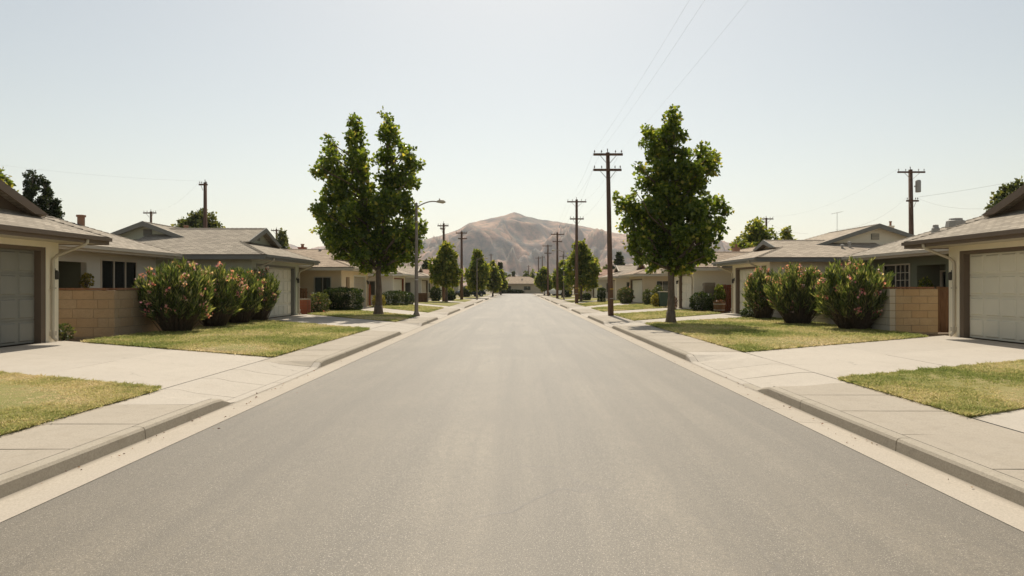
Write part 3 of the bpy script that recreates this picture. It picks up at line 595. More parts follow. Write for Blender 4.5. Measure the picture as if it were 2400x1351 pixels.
def house(label, s, g0, g1, ug, um, vend, wall='cream', roof='sh_grey', fas='f_brown', gut='f_brown', gd='g_white', jamb='f_brown', trim='f_cream',
          ze=3.0, ov=0.9, gdepth=1.3, grise=1.45, mdepth=2.0, mw=4.0, mrise=1.6, mov=0.7, door=None, dtop=2.52, near_main=0.55, mfar='hip', detail=True, group=None,
          rows=4, cols=8, side_ov=0.68, entry=None, wins=(), side_wins=(), wall2=None, gable='cream', near_kind='dutch', downs=(0.35,), far_dutch=1.2):
    T = lambda u, v, z: (s * u, v, z)
    h = thing('house', label, 'house', (s * ug, (g0 + g1) / 2, LOT), group)
    zs = ze - 0.2                                    # soffit
    ue = ug - ov; vm = (g0 + g1) / 2; gw = (g1 - g0) / 2 + side_ov
    umr = um - mov + mw                              # main ridge
    GL = umr - ue
    dv0, dv1 = door or (g0 + 0.45, g1 - 0.45)
    # walls
    wl = MB(T)
    wall_open(wl, 'v', g0, g1, 0.0, zs + 0.03, ug, 0.26, [(dv0, dv1, -0.01, dtop + LOT)] + ([(entry[0], entry[1], -0.01, 2.25)] if entry and entry[2] == 'front' else []))
    wall_open(wl, 'u', ug + 0.26, umr, 0.0, zs + 0.03, g0 + 0.001, 0.18, [(a, b, c, d) for a, b, c, d in side_wins])
    wl.box(ug + 0.26, um, g1 - 0.181, g1 - 0.001, 0, zs + 0.03)
    wl.build('wall', wall, h)
    for a, b, c, d in side_wins: window(T, h, 'u', a, b, c, d, g0 + 0.001, 1, trim, (0.5,))
    w2 = MB(T); ops = [(a, b, c, d) for a, b, c, d, *_ in wins]
    if entry and entry[2] == 'main': ops.append((entry[0], entry[1], -0.01, 2.45))
    wall_open(w2, 'v', g1 - 0.18, vend - 0.6, 0.0, zs + 0.025, um, 0.2, ops)
    w2.box(um + 0.2, um + 2 * mw - 1.4, vend - 0.8, vend - 0.6, 0, zs + 0.025); w2.box(um + 2 * mw - 1.4, um + 2 * mw - 1.2, g0, vend - 0.6, 0, zs + 0.025)
    w2.build('wall', wall2 or wall, h)
    for wd in wins: window(T, h, 'v', *wd[:4], um, 1, trim, wd[4] if len(wd) > 4 else (0.5,), wd[5] if len(wd) > 5 else None)
    if entry:
        f = um if entry[2] == 'main' else ug; dep = entry[4] if len(entry) > 4 else 0.3
        if entry[2] == 'main':
            r = MB(T); r.box(f + dep, f + dep + 0.1, entry[0] - 0.2, entry[1] + 0.2, 0, zs); r.box(f + 0.2, f + dep, entry[0] - 0.2, entry[0] - 0.001, 0, zs); r.box(f + 0.2, f + dep, entry[1] + 0.001, entry[1] + 0.2, 0, zs); r.build('porch_wall', 'olive', h)
        dc = (entry[0] + entry[1]) / 2 if entry[2] == 'front' or len(entry) < 6 else entry[5]; hw = 0.46 if entry[2] == 'main' else (entry[1] - entry[0]) / 2
        d = MB(T); d.box(f + dep - 0.06, f + dep + 0.0, dc - hw, dc + hw, LOT, 2.2 if entry[2] == 'main' else 2.25); do = d.build('door', entry[3], h)
        k = MB(T); k.tube([(f + dep - 0.13, dc + hw - 0.1, 1.1), (f + dep - 0.05, dc + hw - 0.1, 1.1)], 0.03, 8); k.build('handle', 'steel', do)
    # garage door set back in the opening with dark jambs
    j = MB(T); jw = 0.16 if detail else 0.12
    j.box(ug + 0.02, ug + 0.25, dv0, dv0 + jw, 0.1, dtop + LOT - 0.001); j.box(ug + 0.02, ug + 0.25, dv1 - jw, dv1, 0.1, dtop + LOT - 0.001); j.box(ug + 0.021, ug + 0.25, dv0 + jw, dv1 - jw, dtop + LOT - 0.1, dtop + LOT - 0.002)
    j.build('door_jamb', jamb, h)
    garage_door(T, s, h, dv0 + jw, dv1 - jw, LOT + 0.01, dtop + LOT - 0.1, ug + 0.2, gd, rows, cols, detail)
    # roofs
    mapg = lambda a, b, z: T(ue + a, vm + b, z); vn = g0 - side_ov + near_main; mapm = lambda a, b, z: T(umr + b, vn + a, z)
    allc = MB(); roofs = []
    for mp, args in ((mapg, dict(L=GL, wf=gw, wb=gw, rise=grise, z0=ze, near=('dutch', gdepth), far=('open', 0))),
                     (mapm, dict(L=vend - vn, wf=mw, wb=mw, rise=mrise, z0=ze - 0.004, near=(near_kind, mdepth), far=(mfar, far_dutch)))):
        rf, rk, gb, cp, gl = roof_shape(mp, **args)
        ro = rf.build('roof', roof, h); c = cp.build('ridge_caps', roof, ro); c['kind'] = 'stuff'
        if rk.v: rk.build('rake_board', fas, h)
        if gb.v: gb.build('gable', gable, h)
        for a, zb, zt, k, hw in gl:
            if not detail: continue
            vb = MB(mp); zc = args['z0'] + zb + (zt - zb) * 0.42; vb.box(a + k * 0.03, a, -0.2, 0.2, zc - 0.14, zc + 0.16)
            vo = vb.build('gable_vent', fas, h); sl = MB(mp)
            for q in range(4): sl.box(a + k * 0.055, a + k * 0.03, -0.17, 0.17, zc - 0.12 + q * 0.07, zc - 0.08 + q * 0.07)
            sl.build('louvre', 'f_cream' if gable == 'cream' else fas, vo)
        roofs.append(ro)
    # fascia, gutters, soffits
    e1 = umr - 0.05; v0, v1 = vm - gw, vm + gw; me = um - mov
    fb = MB(T); fb.box(ue, ue + 0.03, v0, v1, zs - 0.02, ze - 0.03); fb.box(ue + 0.03, e1, v0, v0 + 0.03, zs - 0.02, ze - 0.03); fb.box(ue + 0.03, me + 0.3, v1 - 0.03, v1, zs - 0.02, ze - 0.03)
    fb.build('fascia', fas, h)
    fb = MB(T); fb.box(me, me + 0.03, v1 - 0.4, vend, zs - 0.015, ze - 0.034); fb.box(me + 0.03, me + 2 * mw, vend - 0.03, vend, zs - 0.015, ze - 0.034); fb.build('fascia', gut, h)
    sf = MB(T); sf.box(ue + 0.03, e1, v0 + 0.03, v1 - 0.03, zs, zs + 0.015); sf.box(me + 0.03, me + 2 * mw, vn + 0.1, vend - 0.03, zs + 0.006, zs + 0.021); sf.build('soffit', trim, h)
    def gutter(p, q, m):
        gt = MB(T); gt.bar(p, q, 0.1, 0.1); return gt.build('gutter', m, h)
    gutter((ue - 0.05, v0 + 0.02, ze - 0.075), (ue - 0.05, v1 - 0.02, ze - 0.075), fas); gutter((me - 0.052, v1 - 0.3, ze - 0.08), (me - 0.052, vend - 0.05, ze - 0.08), gut)
    if detail:
        wlp = MB(T); lv = g1 - 0.2 if downs[0] > 0.25 else g1 - 0.32; wlp.box(ug - 0.03, ug - 0.001, lv - 0.05, lv + 0.05, 1.95, 2.1); wlp.lathe((ug - 0.09, lv, 1.8), [(0.03, 0), (0.055, 0.02), (0.06, 0.17), (0.075, 0.18), (0.02, 0.25)], 8); wlp.box(ug - 0.09, ug - 0.02, lv - 0.012, lv + 0.012, 2.0, 2.03); wlp.build('wall_lamp', 'd_dark', h)
        gh = MB(T); gh.tube([(ug + 0.19, (dv0 + dv1) / 2 - 0.09, LOT + 0.72), (ug + 0.15, (dv0 + dv1) / 2 - 0.08, LOT + 0.72), (ug + 0.15, (dv0 + dv1) / 2 + 0.08, LOT + 0.72), (ug + 0.19, (dv0 + dv1) / 2 + 0.09, LOT + 0.72)], 0.012, 6); gh.build('door_handle', 'steel', h)
        for vd in downs:
            v = g1 - vd if vd > 0 else g0 - vd
            dp = MB(T); dp.tube([(ue - 0.03, v, ze - 0.11), (ue - 0.02, v, ze - 0.22), (ue + 0.12, v, ze - 0.3), (ug - 0.16, v, zs - 0.36), (ug - 0.06, v, zs - 0.46), (ug - 0.055, v, zs - 0.6), (ug - 0.055, v, 0.42), (ug - 0.06, v, 0.25), (ug - 0.16, v, 0.17)], 0.042, 8)
            do = dp.build('downspout', 'f_cream', h, True); b = MB(T); b.box(ug - 0.11, ug - 0.001, v - 0.055, v + 0.055, 1.55, 1.59); b.build('bracket', 'f_cream', do); b = MB(T); b.box(ug - 0.115, ug - 0.001, v - 0.06, v + 0.06, 0.3, 0.42); b.build('collar', 'f_cream', do)
    return h, roofs, T, (umr, vn, me)
def roof_vent(ro, kind, x, y, z, hgt, r):
    mb = MB()
    if kind == 'flue': mb.lathe((x, y, z - 0.25), [(r, 0), (r, hgt + 0.2), (r * 1.3, hgt + 0.2), (r * 1.3, hgt + 0.27), (r * 0.8, hgt + 0.28)], 10); mb.build('flue', 'clay', ro)
    elif kind == 'vent': mb.lathe((x, y, z - 0.2), [(r * 2.2, 0), (r * 2.0, 0.22), (r, 0.3), (r, hgt + 0.15), (r * 1.5, hgt + 0.15), (r * 1.4, hgt + 0.25), (r * 0.3, hgt + 0.27)], 10); mb.build('vent_pipe', 'lead', ro)
    else:
        mb.box(x - r, x + r, y - r, y + r, z - 0.6, z + hgt); mb.box(x - r * 1.15, x + r * 1.15, y - r * 1.15, y + r * 1.15, z + hgt, z + hgt + 0.08); c = mb.build('chimney', kind, ro)
        t = MB(); t.lathe((x, y, z + hgt + 0.08), [(r * 0.45, 0), (r * 0.45, 0.18), (r * 0.6, 0.18), (r * 0.6, 0.24)], 8); t.build('chimney_pot', 'clay', c)

# L1
H, rf, T, _ = house('cream house with dark grey garage door at the left edge', -1, 11.4, 17.4, 12.47, 14.9, 27.0, 'cream', 'sh_grey', 'f_brown', 'f_cream', 'g_grey', 'f_brown',
      ov=0.95, gdepth=1.2, grise=1.55, gable='f_brown', mw=3.1, mrise=1.2, near_main=0.6, entry=(20.2, 22.15, 'main', 'd_dark', 1.3, 21.5), wins=((22.95, 25.0, 0.95, 2.55, (0.36, 0.7)),), wall2='grey', downs=(0.28,))  # brown gable: shade under the deep rake put into its colour
roof_vent(rf[1], 'flue', *px(190, 529, 24.6), 0.38, 0.13); roof_vent(rf[1], 'flue', -17.6, 22.4, 4.15, 0.2, 0.1)
# L2
H, rf, T, _ = house('sage green house with pale garage door behind the left oleanders', -1, 27.9, 33.9, 11.57, 13.7, 40.2, 'sage', 'sh_grey', 'f_grey', 'f_cream', 'g_white', 'f_grey',
      ov=0.85, gdepth=1.7, grise=1.42, mw=4.3, mrise=1.62, mdepth=2.1, gable='sage', downs=(0.12, -0.25))
roof_vent(rf[1], 'vent', *px(406, 589, 28.9), 0.28, 0.075); roof_vent(rf[1], 'flue', *px(436, 538, 33.5), 0.18, 0.1)
# L3
H, rf, T, _ = house('tan house with brown front door behind the clipped dark hedge', -1, 40.8, 48.0, 11.2, 13.4, 55.6, 'peach', 'sh_brown', 'f_cream', 'f_cream', 'g_tan', 'f_white',
      ze=2.86, gdepth=1.9, grise=1.35, mw=4.4, mrise=1.5, mdepth=2.6, gable='tan', door=(43.9, 47.6), dtop=2.3, entry=(41.9, 42.8, 'front', 'd_brown', 0.24), side_wins=((11.9, 12.9, 0.9, 2.2),), detail=True, cols=6, downs=(0.2,), near_kind='hip')
roof_vent(rf[1], 'brick', *px(709, 592, 47), 0.3, 0.24); roof_vent(rf[0], 'vent', *px(750, 596, 44), 0.3, 0.07)
# L4..
house('grey house with brown framed garage behind the left street lamp', -1, 56.7, 62.7, 11.0, 13.2, 70.8, 'white', 'sh_tan', 'f_white', 'f_white', 'g_white', 'd_red', ze=2.8, gdepth=1.8, grise=1.3, mw=4.2, mrise=1.5, gable='white', detail=False, dtop=2.3, side_wins=((12.6, 13.6, 0.9, 2.1),))
for i, (a, nm, wl, rfm) in enumerate(((72, 'fifth house down the left side, grey with pale shutters', 'grey', 'sh_tan'), (88, 'sixth house down the left side, reddish roof', 'tan', 'sh_red'), (103, 'seventh house down the left side', 'cream', 'sh_tan'), (118, 'eighth house down the left side', 'grey', 'sh_grey'))):
    house(nm, -1, a, a + 6, 10.8, 13.0, a + 14.6, wl, rfm, 'f_cream', 'f_cream', 'g_white' if i % 2 else 'g_tan', 'f_brown', ze=2.8, gdepth=1.7, grise=1.3, mw=4.2, mrise=1.5, gable=wl, detail=False, dtop=2.3, side_wins=((12.0, 13.2, 0.9, 2.1),))
# R1
H, rf, T, _ = house('cream house with white panelled garage door at the right edge', 1, 13.2, 19.2, 12.95, 15.9, 29.85, 'cream', 'sh_grey', 'f_brown', 'f_cream', 'g_white', 'f_brown',
      ov=0.93, gdepth=1.6, grise=1.5, gable='f_brown', mw=4.0, mrise=1.6, near_main=0.6, mov=0.7, entry=(23.75, 25.45, 'main', 'd_red', 0.9, 24.22), wins=((25.95, 27.7, 0.95, 2.5, (0.55,), (3, 5, 25.95, 26.9)),), wall2='olive', downs=(0.3,))  # gable in dark brown, rake shade painted into the colour
roof_vent(rf[1], 'vent', *px(2240, 520, 22.6), 0.06, 0.15); window(T, H, 'v', 24.78, 25.25, 0.4, 2.2, 15.9 + 0.84, 1, 'f_cream', ()); roof_vent(rf[1], 'vent', *px(2193, 537, 24.5), 0.1, 0.07)
# R2
H, rf, T, _ = house('cream house with broad gable behind the right oleanders', 1, 30.6, 35.9, 12.08, 13.6, 43.0, 'cream', 'sh_tan', 'f_grey', 'f_grey', 'g_white', 'f_brown',
      ov=0.88, gdepth=1.9, grise=1.02, mw=5.4, mrise=1.78, mdepth=2.2, gable='cream', downs=(0.12, -0.3), near_main=0.5)
roof_vent(rf[1], 'vent', *px(1974, 590, 31.6), 0.3, 0.06); roof_vent(rf[1], 'vent', *px(1991, 586, 31.8), 0.35, 0.06); roof_vent(rf[1], 'cream', *px(2087, 536, 33.5), 0.06, 0.12)
# R3
H, rf, T, _ = house('cream house with brown framed garage behind the right tree trunk', 1, 40.6, 44.8, 11.2, 13.0, 54.4, 'cream', 'sh_brown', 'f_cream', 'f_cream', 'g_white', 'f_brown',
      ze=2.84, gdepth=1.7, grise=1.1, mw=4.6, mrise=1.6, gable='cream', dtop=2.35, cols=5, downs=(-0.2,), side_wins=())
roof_vent(rf[1], 'clay', *px(1725, 592, 45), 0.25, 0.2)
house('tan house with white garage door beside the green bin', 1, 55.9, 62.7, 11.0, 13.0, 68.8, 'tan', 'sh_brown', 'f_cream', 'f_cream', 'g_white', 'f_brown', ze=2.75, gdepth=1.7, grise=1.35, mw=4.3, mrise=1.5, gable='d_red', detail=False, dtop=2.2, side_wins=((12.2, 13.2, 0.9, 2.1),))
for i, (a, nm, wl, rfm) in enumerate(((70, 'fifth house down the right side, behind the hedge column', 'cream', 'sh_tan'), (86, 'sixth house down the right side, pinkish roof', 'grey', 'sh_red'), (102, 'seventh house down the right side', 'tan', 'sh_tan'), (116, 'eighth house down the right side', 'cream', 'sh_brown'))):
    house(nm, 1, a, a + 6, 10.8, 13.0, a + 14.6, wl, rfm, 'f_cream', 'f_cream', 'g_white' if i % 2 else 'g_tan', 'f_brown', ze=2.75, gdepth=1.7, grise=1.3, mw=4.2, mrise=1.5, gable=wl, detail=False, dtop=2.25, side_wins=((12.0, 13.2, 0.9, 2.1),))
# house closing the street
h = thing('house', 'low beige house facing down the street at its far end', 'house', (0.3, 156, 0))
mb = MB(); wall_open(mb, 'u', -5.4, 6.4, -0.05, 2.35, 156, 0.2, [(-2.7, -1.5, 1.0, 1.75), (1.7, 3.2, 0.9, 1.7), (-4.5, -4.0, 0.6, 1.8)]); mb.box(-5.4, -5.2, 156.2, 164, -0.05, 2.35); mb.box(6.2, 6.4, 156.2, 164, -0.05, 2.35); mb.build('wall', 'tan', h)
I3 = lambda a, b, c: (a, b, c)
for a, b, c, d in ((-2.7, -1.5, 1.0, 1.75), (1.7, 3.2, 0.9, 1.7), (-4.5, -4.0, 0.6, 1.8)): window(I3, h, 'u', a, b, c, d, 156, 1, 'f_brown', (0.5,))
mpe = lambda a, b, z: (-6.1 + a, 159.5 + b, z); r_, k_, g_, c_, l_ = roof_shape(mpe, 13.2, 4.1, 4.6, 1.75, 2.42, ('hip', 0), ('hip', 0)); ro = r_.build('roof', 'sh_brown', h); c_.build('ridge_caps', 'sh_brown', ro)['kind'] = 'stuff'
mb = MB(); mb.box(-6.1, 7.1, 155.4, 155.44, 2.25, 2.41); mb.build('fascia', 'f_cream', h); roof_vent(ro, 'vent', 1.2, 157.6, 3.3, 0.3, 0.12)

# ------------------------------------------------------------------ garden walls, gates, fences
def block_wall(label, s, u, v0, v1, uend, bl, bh, courses, m, cap='cap', street=None):
    h = thing('block_wall', label, 'wall', (s * u, v0, LOT)); th = 0.18
    core = MB(lambda a, b, c: (s * a, b, c)); top = LOT + bh * courses
    core.box(u + 0.012, u + th - 0.012, v0 + 0.012, v1, 0.05, top - 0.004); core.box(u + th - 0.012, uend, v0 + 0.012, v0 + th - 0.012, 0.05, top - 0.006); core.build('mortar_bed', 'mortar', h)
    def piece(name, L, hgt, axis):
        b = MB(); c = 0.006; hx, hy = ((th / 2, L / 2 - 0.008) if axis == 'v' else (L / 2 - 0.006, th / 2)); hz = hgt / 2 - 0.007
        vs = []
        for z, k in ((-hz, c), (-hz + c, 0), (hz - c, 0), (hz, c)): vs += [(-hx + k, -hy + k, z), (hx - k, -hy + k, z), (hx - k, hy - k, z), (-hx + k, hy - k, z)]
        fs = [(3, 2, 1, 0), (12, 13, 14, 15)] + [(4 * j + i, 4 * j + (i + 1) % 4, 4 * j + 4 + (i + 1) % 4, 4 * j + 4 + i) for j in range(3) for i in range(4)]
        return b.add(vs, fs).mesh(name, street if axis == 'v' and street else m)
    cache = {}
    def run(axis, a0, a1, off, k, z):
        a = a0
        first = True
        while a1 - a > 0.06:
            L = (bl / 2 if (first and off) else bl); L = min(L, a1 - a); first = False
            if (a1 - a - L) < 0.08: L = a1 - a
            key = (axis, round(L, 3))
            if key not in cache: cache[key] = piece('block', L, bh, axis)
            e = rng.uniform(-0.003, 0.003)
            if axis == 'v': link('block', cache[key], h, (s * (u + th / 2 + e), a + L / 2, z))
            else: link('block', cache[key], h, (s * (a + L / 2), v0 + th / 2 + e, z))
            a += L
    for k in range(courses):
        z = LOT + bh * (k + 0.5); odd = k % 2
        if street: run('v', v0, v1, odd, k, z); run('u', u + th, uend, odd, k, z)
        elif odd: run('v', v0, v1, True, k, z); run('u', u + th, uend, True, k, z)
        else: run('v', v0 + th, v1, False, k, z); run('u', u, uend, False, k, z)
    # brick cap pieces
    cb = MB(); cb.box(-0.115, 0.115, -0.145, 0.145, 0, 0.06); cm = cb.mesh('cap_brick', cap); cb = MB(); cb.box(-0.145, 0.145, -0.115, 0.115, 0, 0.06); cm2 = cb.mesh('cap_brick', cap)
    n = int((v1 - v0) / 0.3)
    for i in range(n): link('cap_brick', cm, h, (s * (u + th / 2), v0 + 0.1 + (i + 0.5) * 0.3, top + 0.002 + rng.uniform(0, 0.004)))
    n = int((uend - u - th) / 0.3)
    for i in range(n): link('cap_brick', cm2, h, (s * (u + th + 0.04 + (i + 0.5) * 0.3), v0 + th / 2, top + 0.002 + rng.uniform(0, 0.004)))
    return h
block_wall('tan concrete block garden wall behind the left oleanders', -1, 11.86, 18.85, 27.75, 14.8, 0.62, 0.275, 5, 'block_l')
block_wall('sand coloured block garden wall behind the right oleanders', 1, 12.0, 20.6, 30.4, 13.55, 0.52, 0.235, 6, 'block_r', street='render')
def planks(name, label, cat, x0, x1, y, z0, z1, pw, m, post=True):
    h = thing(name, label, cat, ((x0 + x1) / 2, y, z0)); b = MB(); b.box(-pw / 2 + 0.004, pw / 2 - 0.004, -0.01, 0.01, 0, 1); me = b.mesh('plank', m)
    n = max(1, round((x1 - x0) / pw))
    for i in range(n):
        o = link('plank', me, h, (x0 + (x1 - x0) * (i + 0.5) / n, y + rng.uniform(-0.003, 0.003), z0)); o.scale.z = (z1 - z0) * rng.uniform(0.985, 1.0)
    b = MB(); b.box(x0, x1, y + 0.02, y + 0.06, z0 + 0.2, z0 + 0.29); b.box(x0, x1, y + 0.02, y + 0.06, z1 - 0.3, z1 - 0.21); b.build('rail', m, h)
    return h
planks('wooden_gate', 'brown plank gate between the right block wall and garage', 'gate', 13.57, 14.95, 20.72, LOT, 1.62, 0.14, 'fence')
planks('wooden_fence', 'red brown plank fence beside the stone wall on the right', 'fence', 12.0, 14.6, 38.6, LOT, 1.75, 0.15, 'fence_red')
planks('wooden_fence', 'dark red plank fence beyond the tan garage on the left', 'fence', -13.6, -11.25, 49.2, LOT, 1.8, 0.15, 'fence_red')
planks('wooden_fence', 'grey brown plank fence behind the red brick planter on the left', 'fence', -14.2, -11.9, 36.3, LOT, 1.55, 0.15, 'fence')
def brick_box(name, label, x0, x1, y0, y1, z1, m, bl=0.24, bh=0.085, cat='planter'):
    h = thing(name, label, cat, ((x0 + x1) / 2, (y0 + y1) / 2, LOT)); c = MB(); c.box(x0 + 0.012, x1 - 0.012, y0 + 0.012, y1 - 0.012, 0.08, z1 - 0.03); c.build('core', 'mortar', h)
    me = MB().box(-bl / 2 + 0.005, bl / 2 - 0.005, 0, 0.06, 0.004, bh - 0.004).mesh('brick', m); me2 = MB().box(0, 0.06, -bl / 2 + 0.005, bl / 2 - 0.005, 0.004, bh - 0.004).mesh('brick', m)
    for k in range(int((z1 - LOT) / bh)):
        o = (k % 2) * bl / 2
        x = x0 + bl / 2 - o
        while x < x1 + bl * 0.2:
            link('brick', me, h, (min(max(x, x0 + bl / 2), x1 - bl / 2), y0 + rng.uniform(-0.004, 0.004), LOT + k * bh)); x += bl
        face = x1 if x0 < 0 else x0 - 0.0
        y = y0 + 0.06 + bl / 2
        while y < y1 - bl / 2:
            link('brick', me2, h, ((x1 - 0.05) if x0 < 0 else x0 - 0.01, y + o * 0.5, LOT + k * bh)); y += bl
    return h
brick_box('brick_planter', 'red brick planter beside the sage garage', -12.15, -11.35, 34.6, 35.3, 0.98, 'brick')
brick_box('brick_planter', 'low red brick wall beside the tan garage on the right', 11.9, 12.8, 55.0, 55.4, 1.0, 'brick')
brick_box('stone_wall', 'rough grey stone wall beside the right tree trunk', 11.35, 12.0, 38.7, 39.1, 1.9, 'stone', 0.33, 0.17, 'wall')
brick_box('wooden_planter', 'dark brown planter box on the lawn behind the street lamp', -9.6, -8.5, 60.5, 61.4, 1.05, 'fence', 1.1, 0.15)
# hanging pot plant on the porch wall, decor

# ------------------------------------------------------------------ trees and shrubs
def sphere_pts(n, shell=0.5):
    d = unit(rng.normal(size=(n, 3))); r = (shell + (1 - shell) * rng.random(n)) ** 1.0; return d * r[:, None]
def limb_mesh(name, paths, m, parent):
    mb = MB()
    for pts, r0, r1, n in paths:
        k = len(pts); mb.tube(pts, [r0 + (r1 - r0) * i / (k - 1) for i in range(k)], n)
    return mb.build(name, m, parent, True)
def curve_pts(a, b, k=5, wob=0.08, sag=0.0):
    a, b = Vector(a), Vector(b); L = (b - a).length; out = []
    for i in range(k + 1):
        t = i / k; p = a.lerp(b, t); e = math.sin(t * math.pi) * wob * L
        out.append(p + Vector((random.uniform(-e, e), random.uniform(-e, e), random.uniform(-e, e) * 0.4 - sag * math.sin(t * math.pi) * L)))
    return out
def tree(name, label, base, lobes, trunk_r, trunk_top, leaf, nleaf, size, group=None, m='gum', fill=1, cl=0.2, yellow=0.25, lean=0.0, cat='tree', leaders=None, split=3.2):
    """lobes: (dx, z, r) seen from the street, filled round the trunk axis"""
    bx, by, bz = base; t = thing(name, label, cat, base, group)
    zmax = max(z for _, z, _ in lobes); allob = []
    for dx, z, r in lobes:
        w = abs(dx)
        allob.append((bx + dx, by + random.uniform(-0.35, 0.35) * max(0.6, 1.2 - w * 0.2), z, r))
        for k in range(fill):
            dy = random.choice((-1, 1)) * random.uniform(0.35, 1.0) * (0.55 * w + 0.8 * r + 0.25); allob.append((bx + dx * random.uniform(0.72, 0.97), by + dy, z + random.uniform(-0.25, 0.1) * r, r * random.uniform(0.6, 0.85)))
    # limbs
    tp = []; top = (bx + lean, by, bz + trunk_top)
    tp.append(([(bx, by, bz - 0.05), (bx, by, bz + 0.12), (bx + 0.01, by, bz + 0.5)] + curve_pts((bx + 0.02, by, bz + 0.9), top, 6, 0.012), trunk_r * 1.0, trunk_r * 0.25, 12))
    tr = limb_mesh('trunk', [([Vector(p) for p in tp[0][0]], trunk_r, trunk_r * 0.28, 12)], m='bark', parent=t)
    fl = MB(); fl.tube([(bx, by, bz - 0.04), (bx, by, bz + 0.08), (bx, by, bz + 0.22), (bx, by, bz + 0.5)], [trunk_r * 1.5, trunk_r * 1.24, trunk_r * 1.07, trunk_r * 0.98], 12); fl.build('root_flare', 'bark', t, True)
    lp = []; zlow = min(z - r * 0.5 for _, _, z, r in allob) - bz
    for x, y, z, r in allob:
        hz = bz + max(zlow, min(trunk_top * 0.97, (z - bz) - 0.55 * math.hypot(x - bx, y - by) - 0.5)); f = (hz - bz) / trunk_top
        st = (bx + lean * f, by, hz); d = math.hypot(x - bx, y - by)
        if leaders and hz > split + 0.6:
            ldx, lz = min(leaders, key=lambda q: abs(bx + q[0] - x)); g = min(0.95, max(0.0, (z - 0.5 * abs(x - bx - ldx) - 0.5 - bz - split) / (lz - bz - split)))
            st = (bx + ldx * min(1, 0.25 + g * 0.8), by, bz + split + g * (lz - bz - split)); d = math.dist(st, (x, y, z))
        if d < 0.1: continue
        lp.append((curve_pts(st, (x, y, z), 4, 0.06), min(trunk_r * 0.24, 0.015 + 0.018 * d + 0.01 * r), 0.012, 5))
    if leaders:
        lp = [([Vector((bx, by, bz + split))] + curve_pts((bx + ldx * 0.35, by, bz + split + 1.0), (bx + ldx, by, lz), 5, 0.015), trunk_r * 0.5, 0.02, 7) for ldx, lz in leaders] + lp
    limb_mesh('branches', lp, 'bark', t)
    # leaves gathered in twig clumps
    vol = np.array([r ** 2.2 for *_, r in allob]); cnt = (nleaf * vol / vol.sum()).astype(int); P = []; D = []; Rr = []
    for (x, y, z, r), n in zip(allob, cnt):
        if n < 4: continue
        nc = max(5, int(n / 26)); cc = sphere_pts(nc, 0.25) * np.array([r, r, r * 1.08]) * 0.92; k = rng.integers(0, nc, n)
        p = cc[k] + rng.normal(0, min(cl, 0.17 * r + 0.04), (n, 3)); P.append(p + np.array([x, y, z])); D.append(unit(p) * 0.6 + rng.normal(0, 0.6, (n, 3)) + np.array([0, 0, -0.15]))
        Rr.append(np.clip(rng.random(n) * 0.7 + yellow * 1.4 * (np.linalg.norm(p, axis=1) / r - 0.35) * rng.random(n) * 1.6, 0, 1))  # outer leaves paler: yellow tips, plus backlit highlights put into the colour
    P, D, Rr = np.concatenate(P), np.concatenate(D), np.concatenate(Rr)
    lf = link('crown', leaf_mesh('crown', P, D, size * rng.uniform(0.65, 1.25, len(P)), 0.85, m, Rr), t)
    return t
def at(p, Y): return (p - 1212) / 1500 * Y
def zat(p, Y): return 1.6 + (673 - p) / 1500 * Y
def px_lobes(lst, cx, Y, k=1.0): return [((x - cx) / 1500 * Y, 1.6 + (673 - y) / 1500 * Y, r / 1500 * Y * k) for x, y, r in lst]
YL, YR = 33.6, 25.6
lobL = [(828, 284, 13), (830, 305, 22), (836, 340, 30), (836, 385, 36), (774, 342, 16), (778, 372, 28), (758, 398, 24), (742, 402, 12), (790, 410, 34), (908, 272, 10), (911, 292, 18), (912, 325, 26), (906, 365, 30), (930, 330, 12), (945, 352, 14), (962, 358, 14), (965, 385, 22), (984, 388, 12), (950, 412, 28), (972, 430, 14), (918, 415, 36), (846, 425, 26), (866, 450, 22), (800, 445, 40), (768, 462, 24), (748, 495, 15), (770, 500, 30), (815, 500, 44), (865, 500, 44), (915, 480, 42), (948, 480, 28), (962, 500, 18), (780, 545, 34), (825, 560, 46), (880, 565, 48), (930, 555, 44), (968, 545, 26), (990, 525, 13), (985, 548, 14), (978, 580, 16), (800, 590, 26), (845, 600, 32), (900, 606, 34), (945, 598, 28), (968, 605, 14), (860, 625, 18), (915, 628, 16), (778, 575, 18), (752, 540, 12)]
tree('sweetgum_tree', 'tall twin-topped green tree in front of the tan house on the left', (-7.28, YL, LOT), px_lobes(lobL, 887, YL, 0.9), 0.225, 4.6, 'gum', 26000, 0.195, 'big sweetgum trees by the street', fill=1, leaders=[((832 - 887) / 1500 * YL, zat(310, YL)), ((911 - 887) / 1500 * YL, zat(290, YL))], split=3.0)
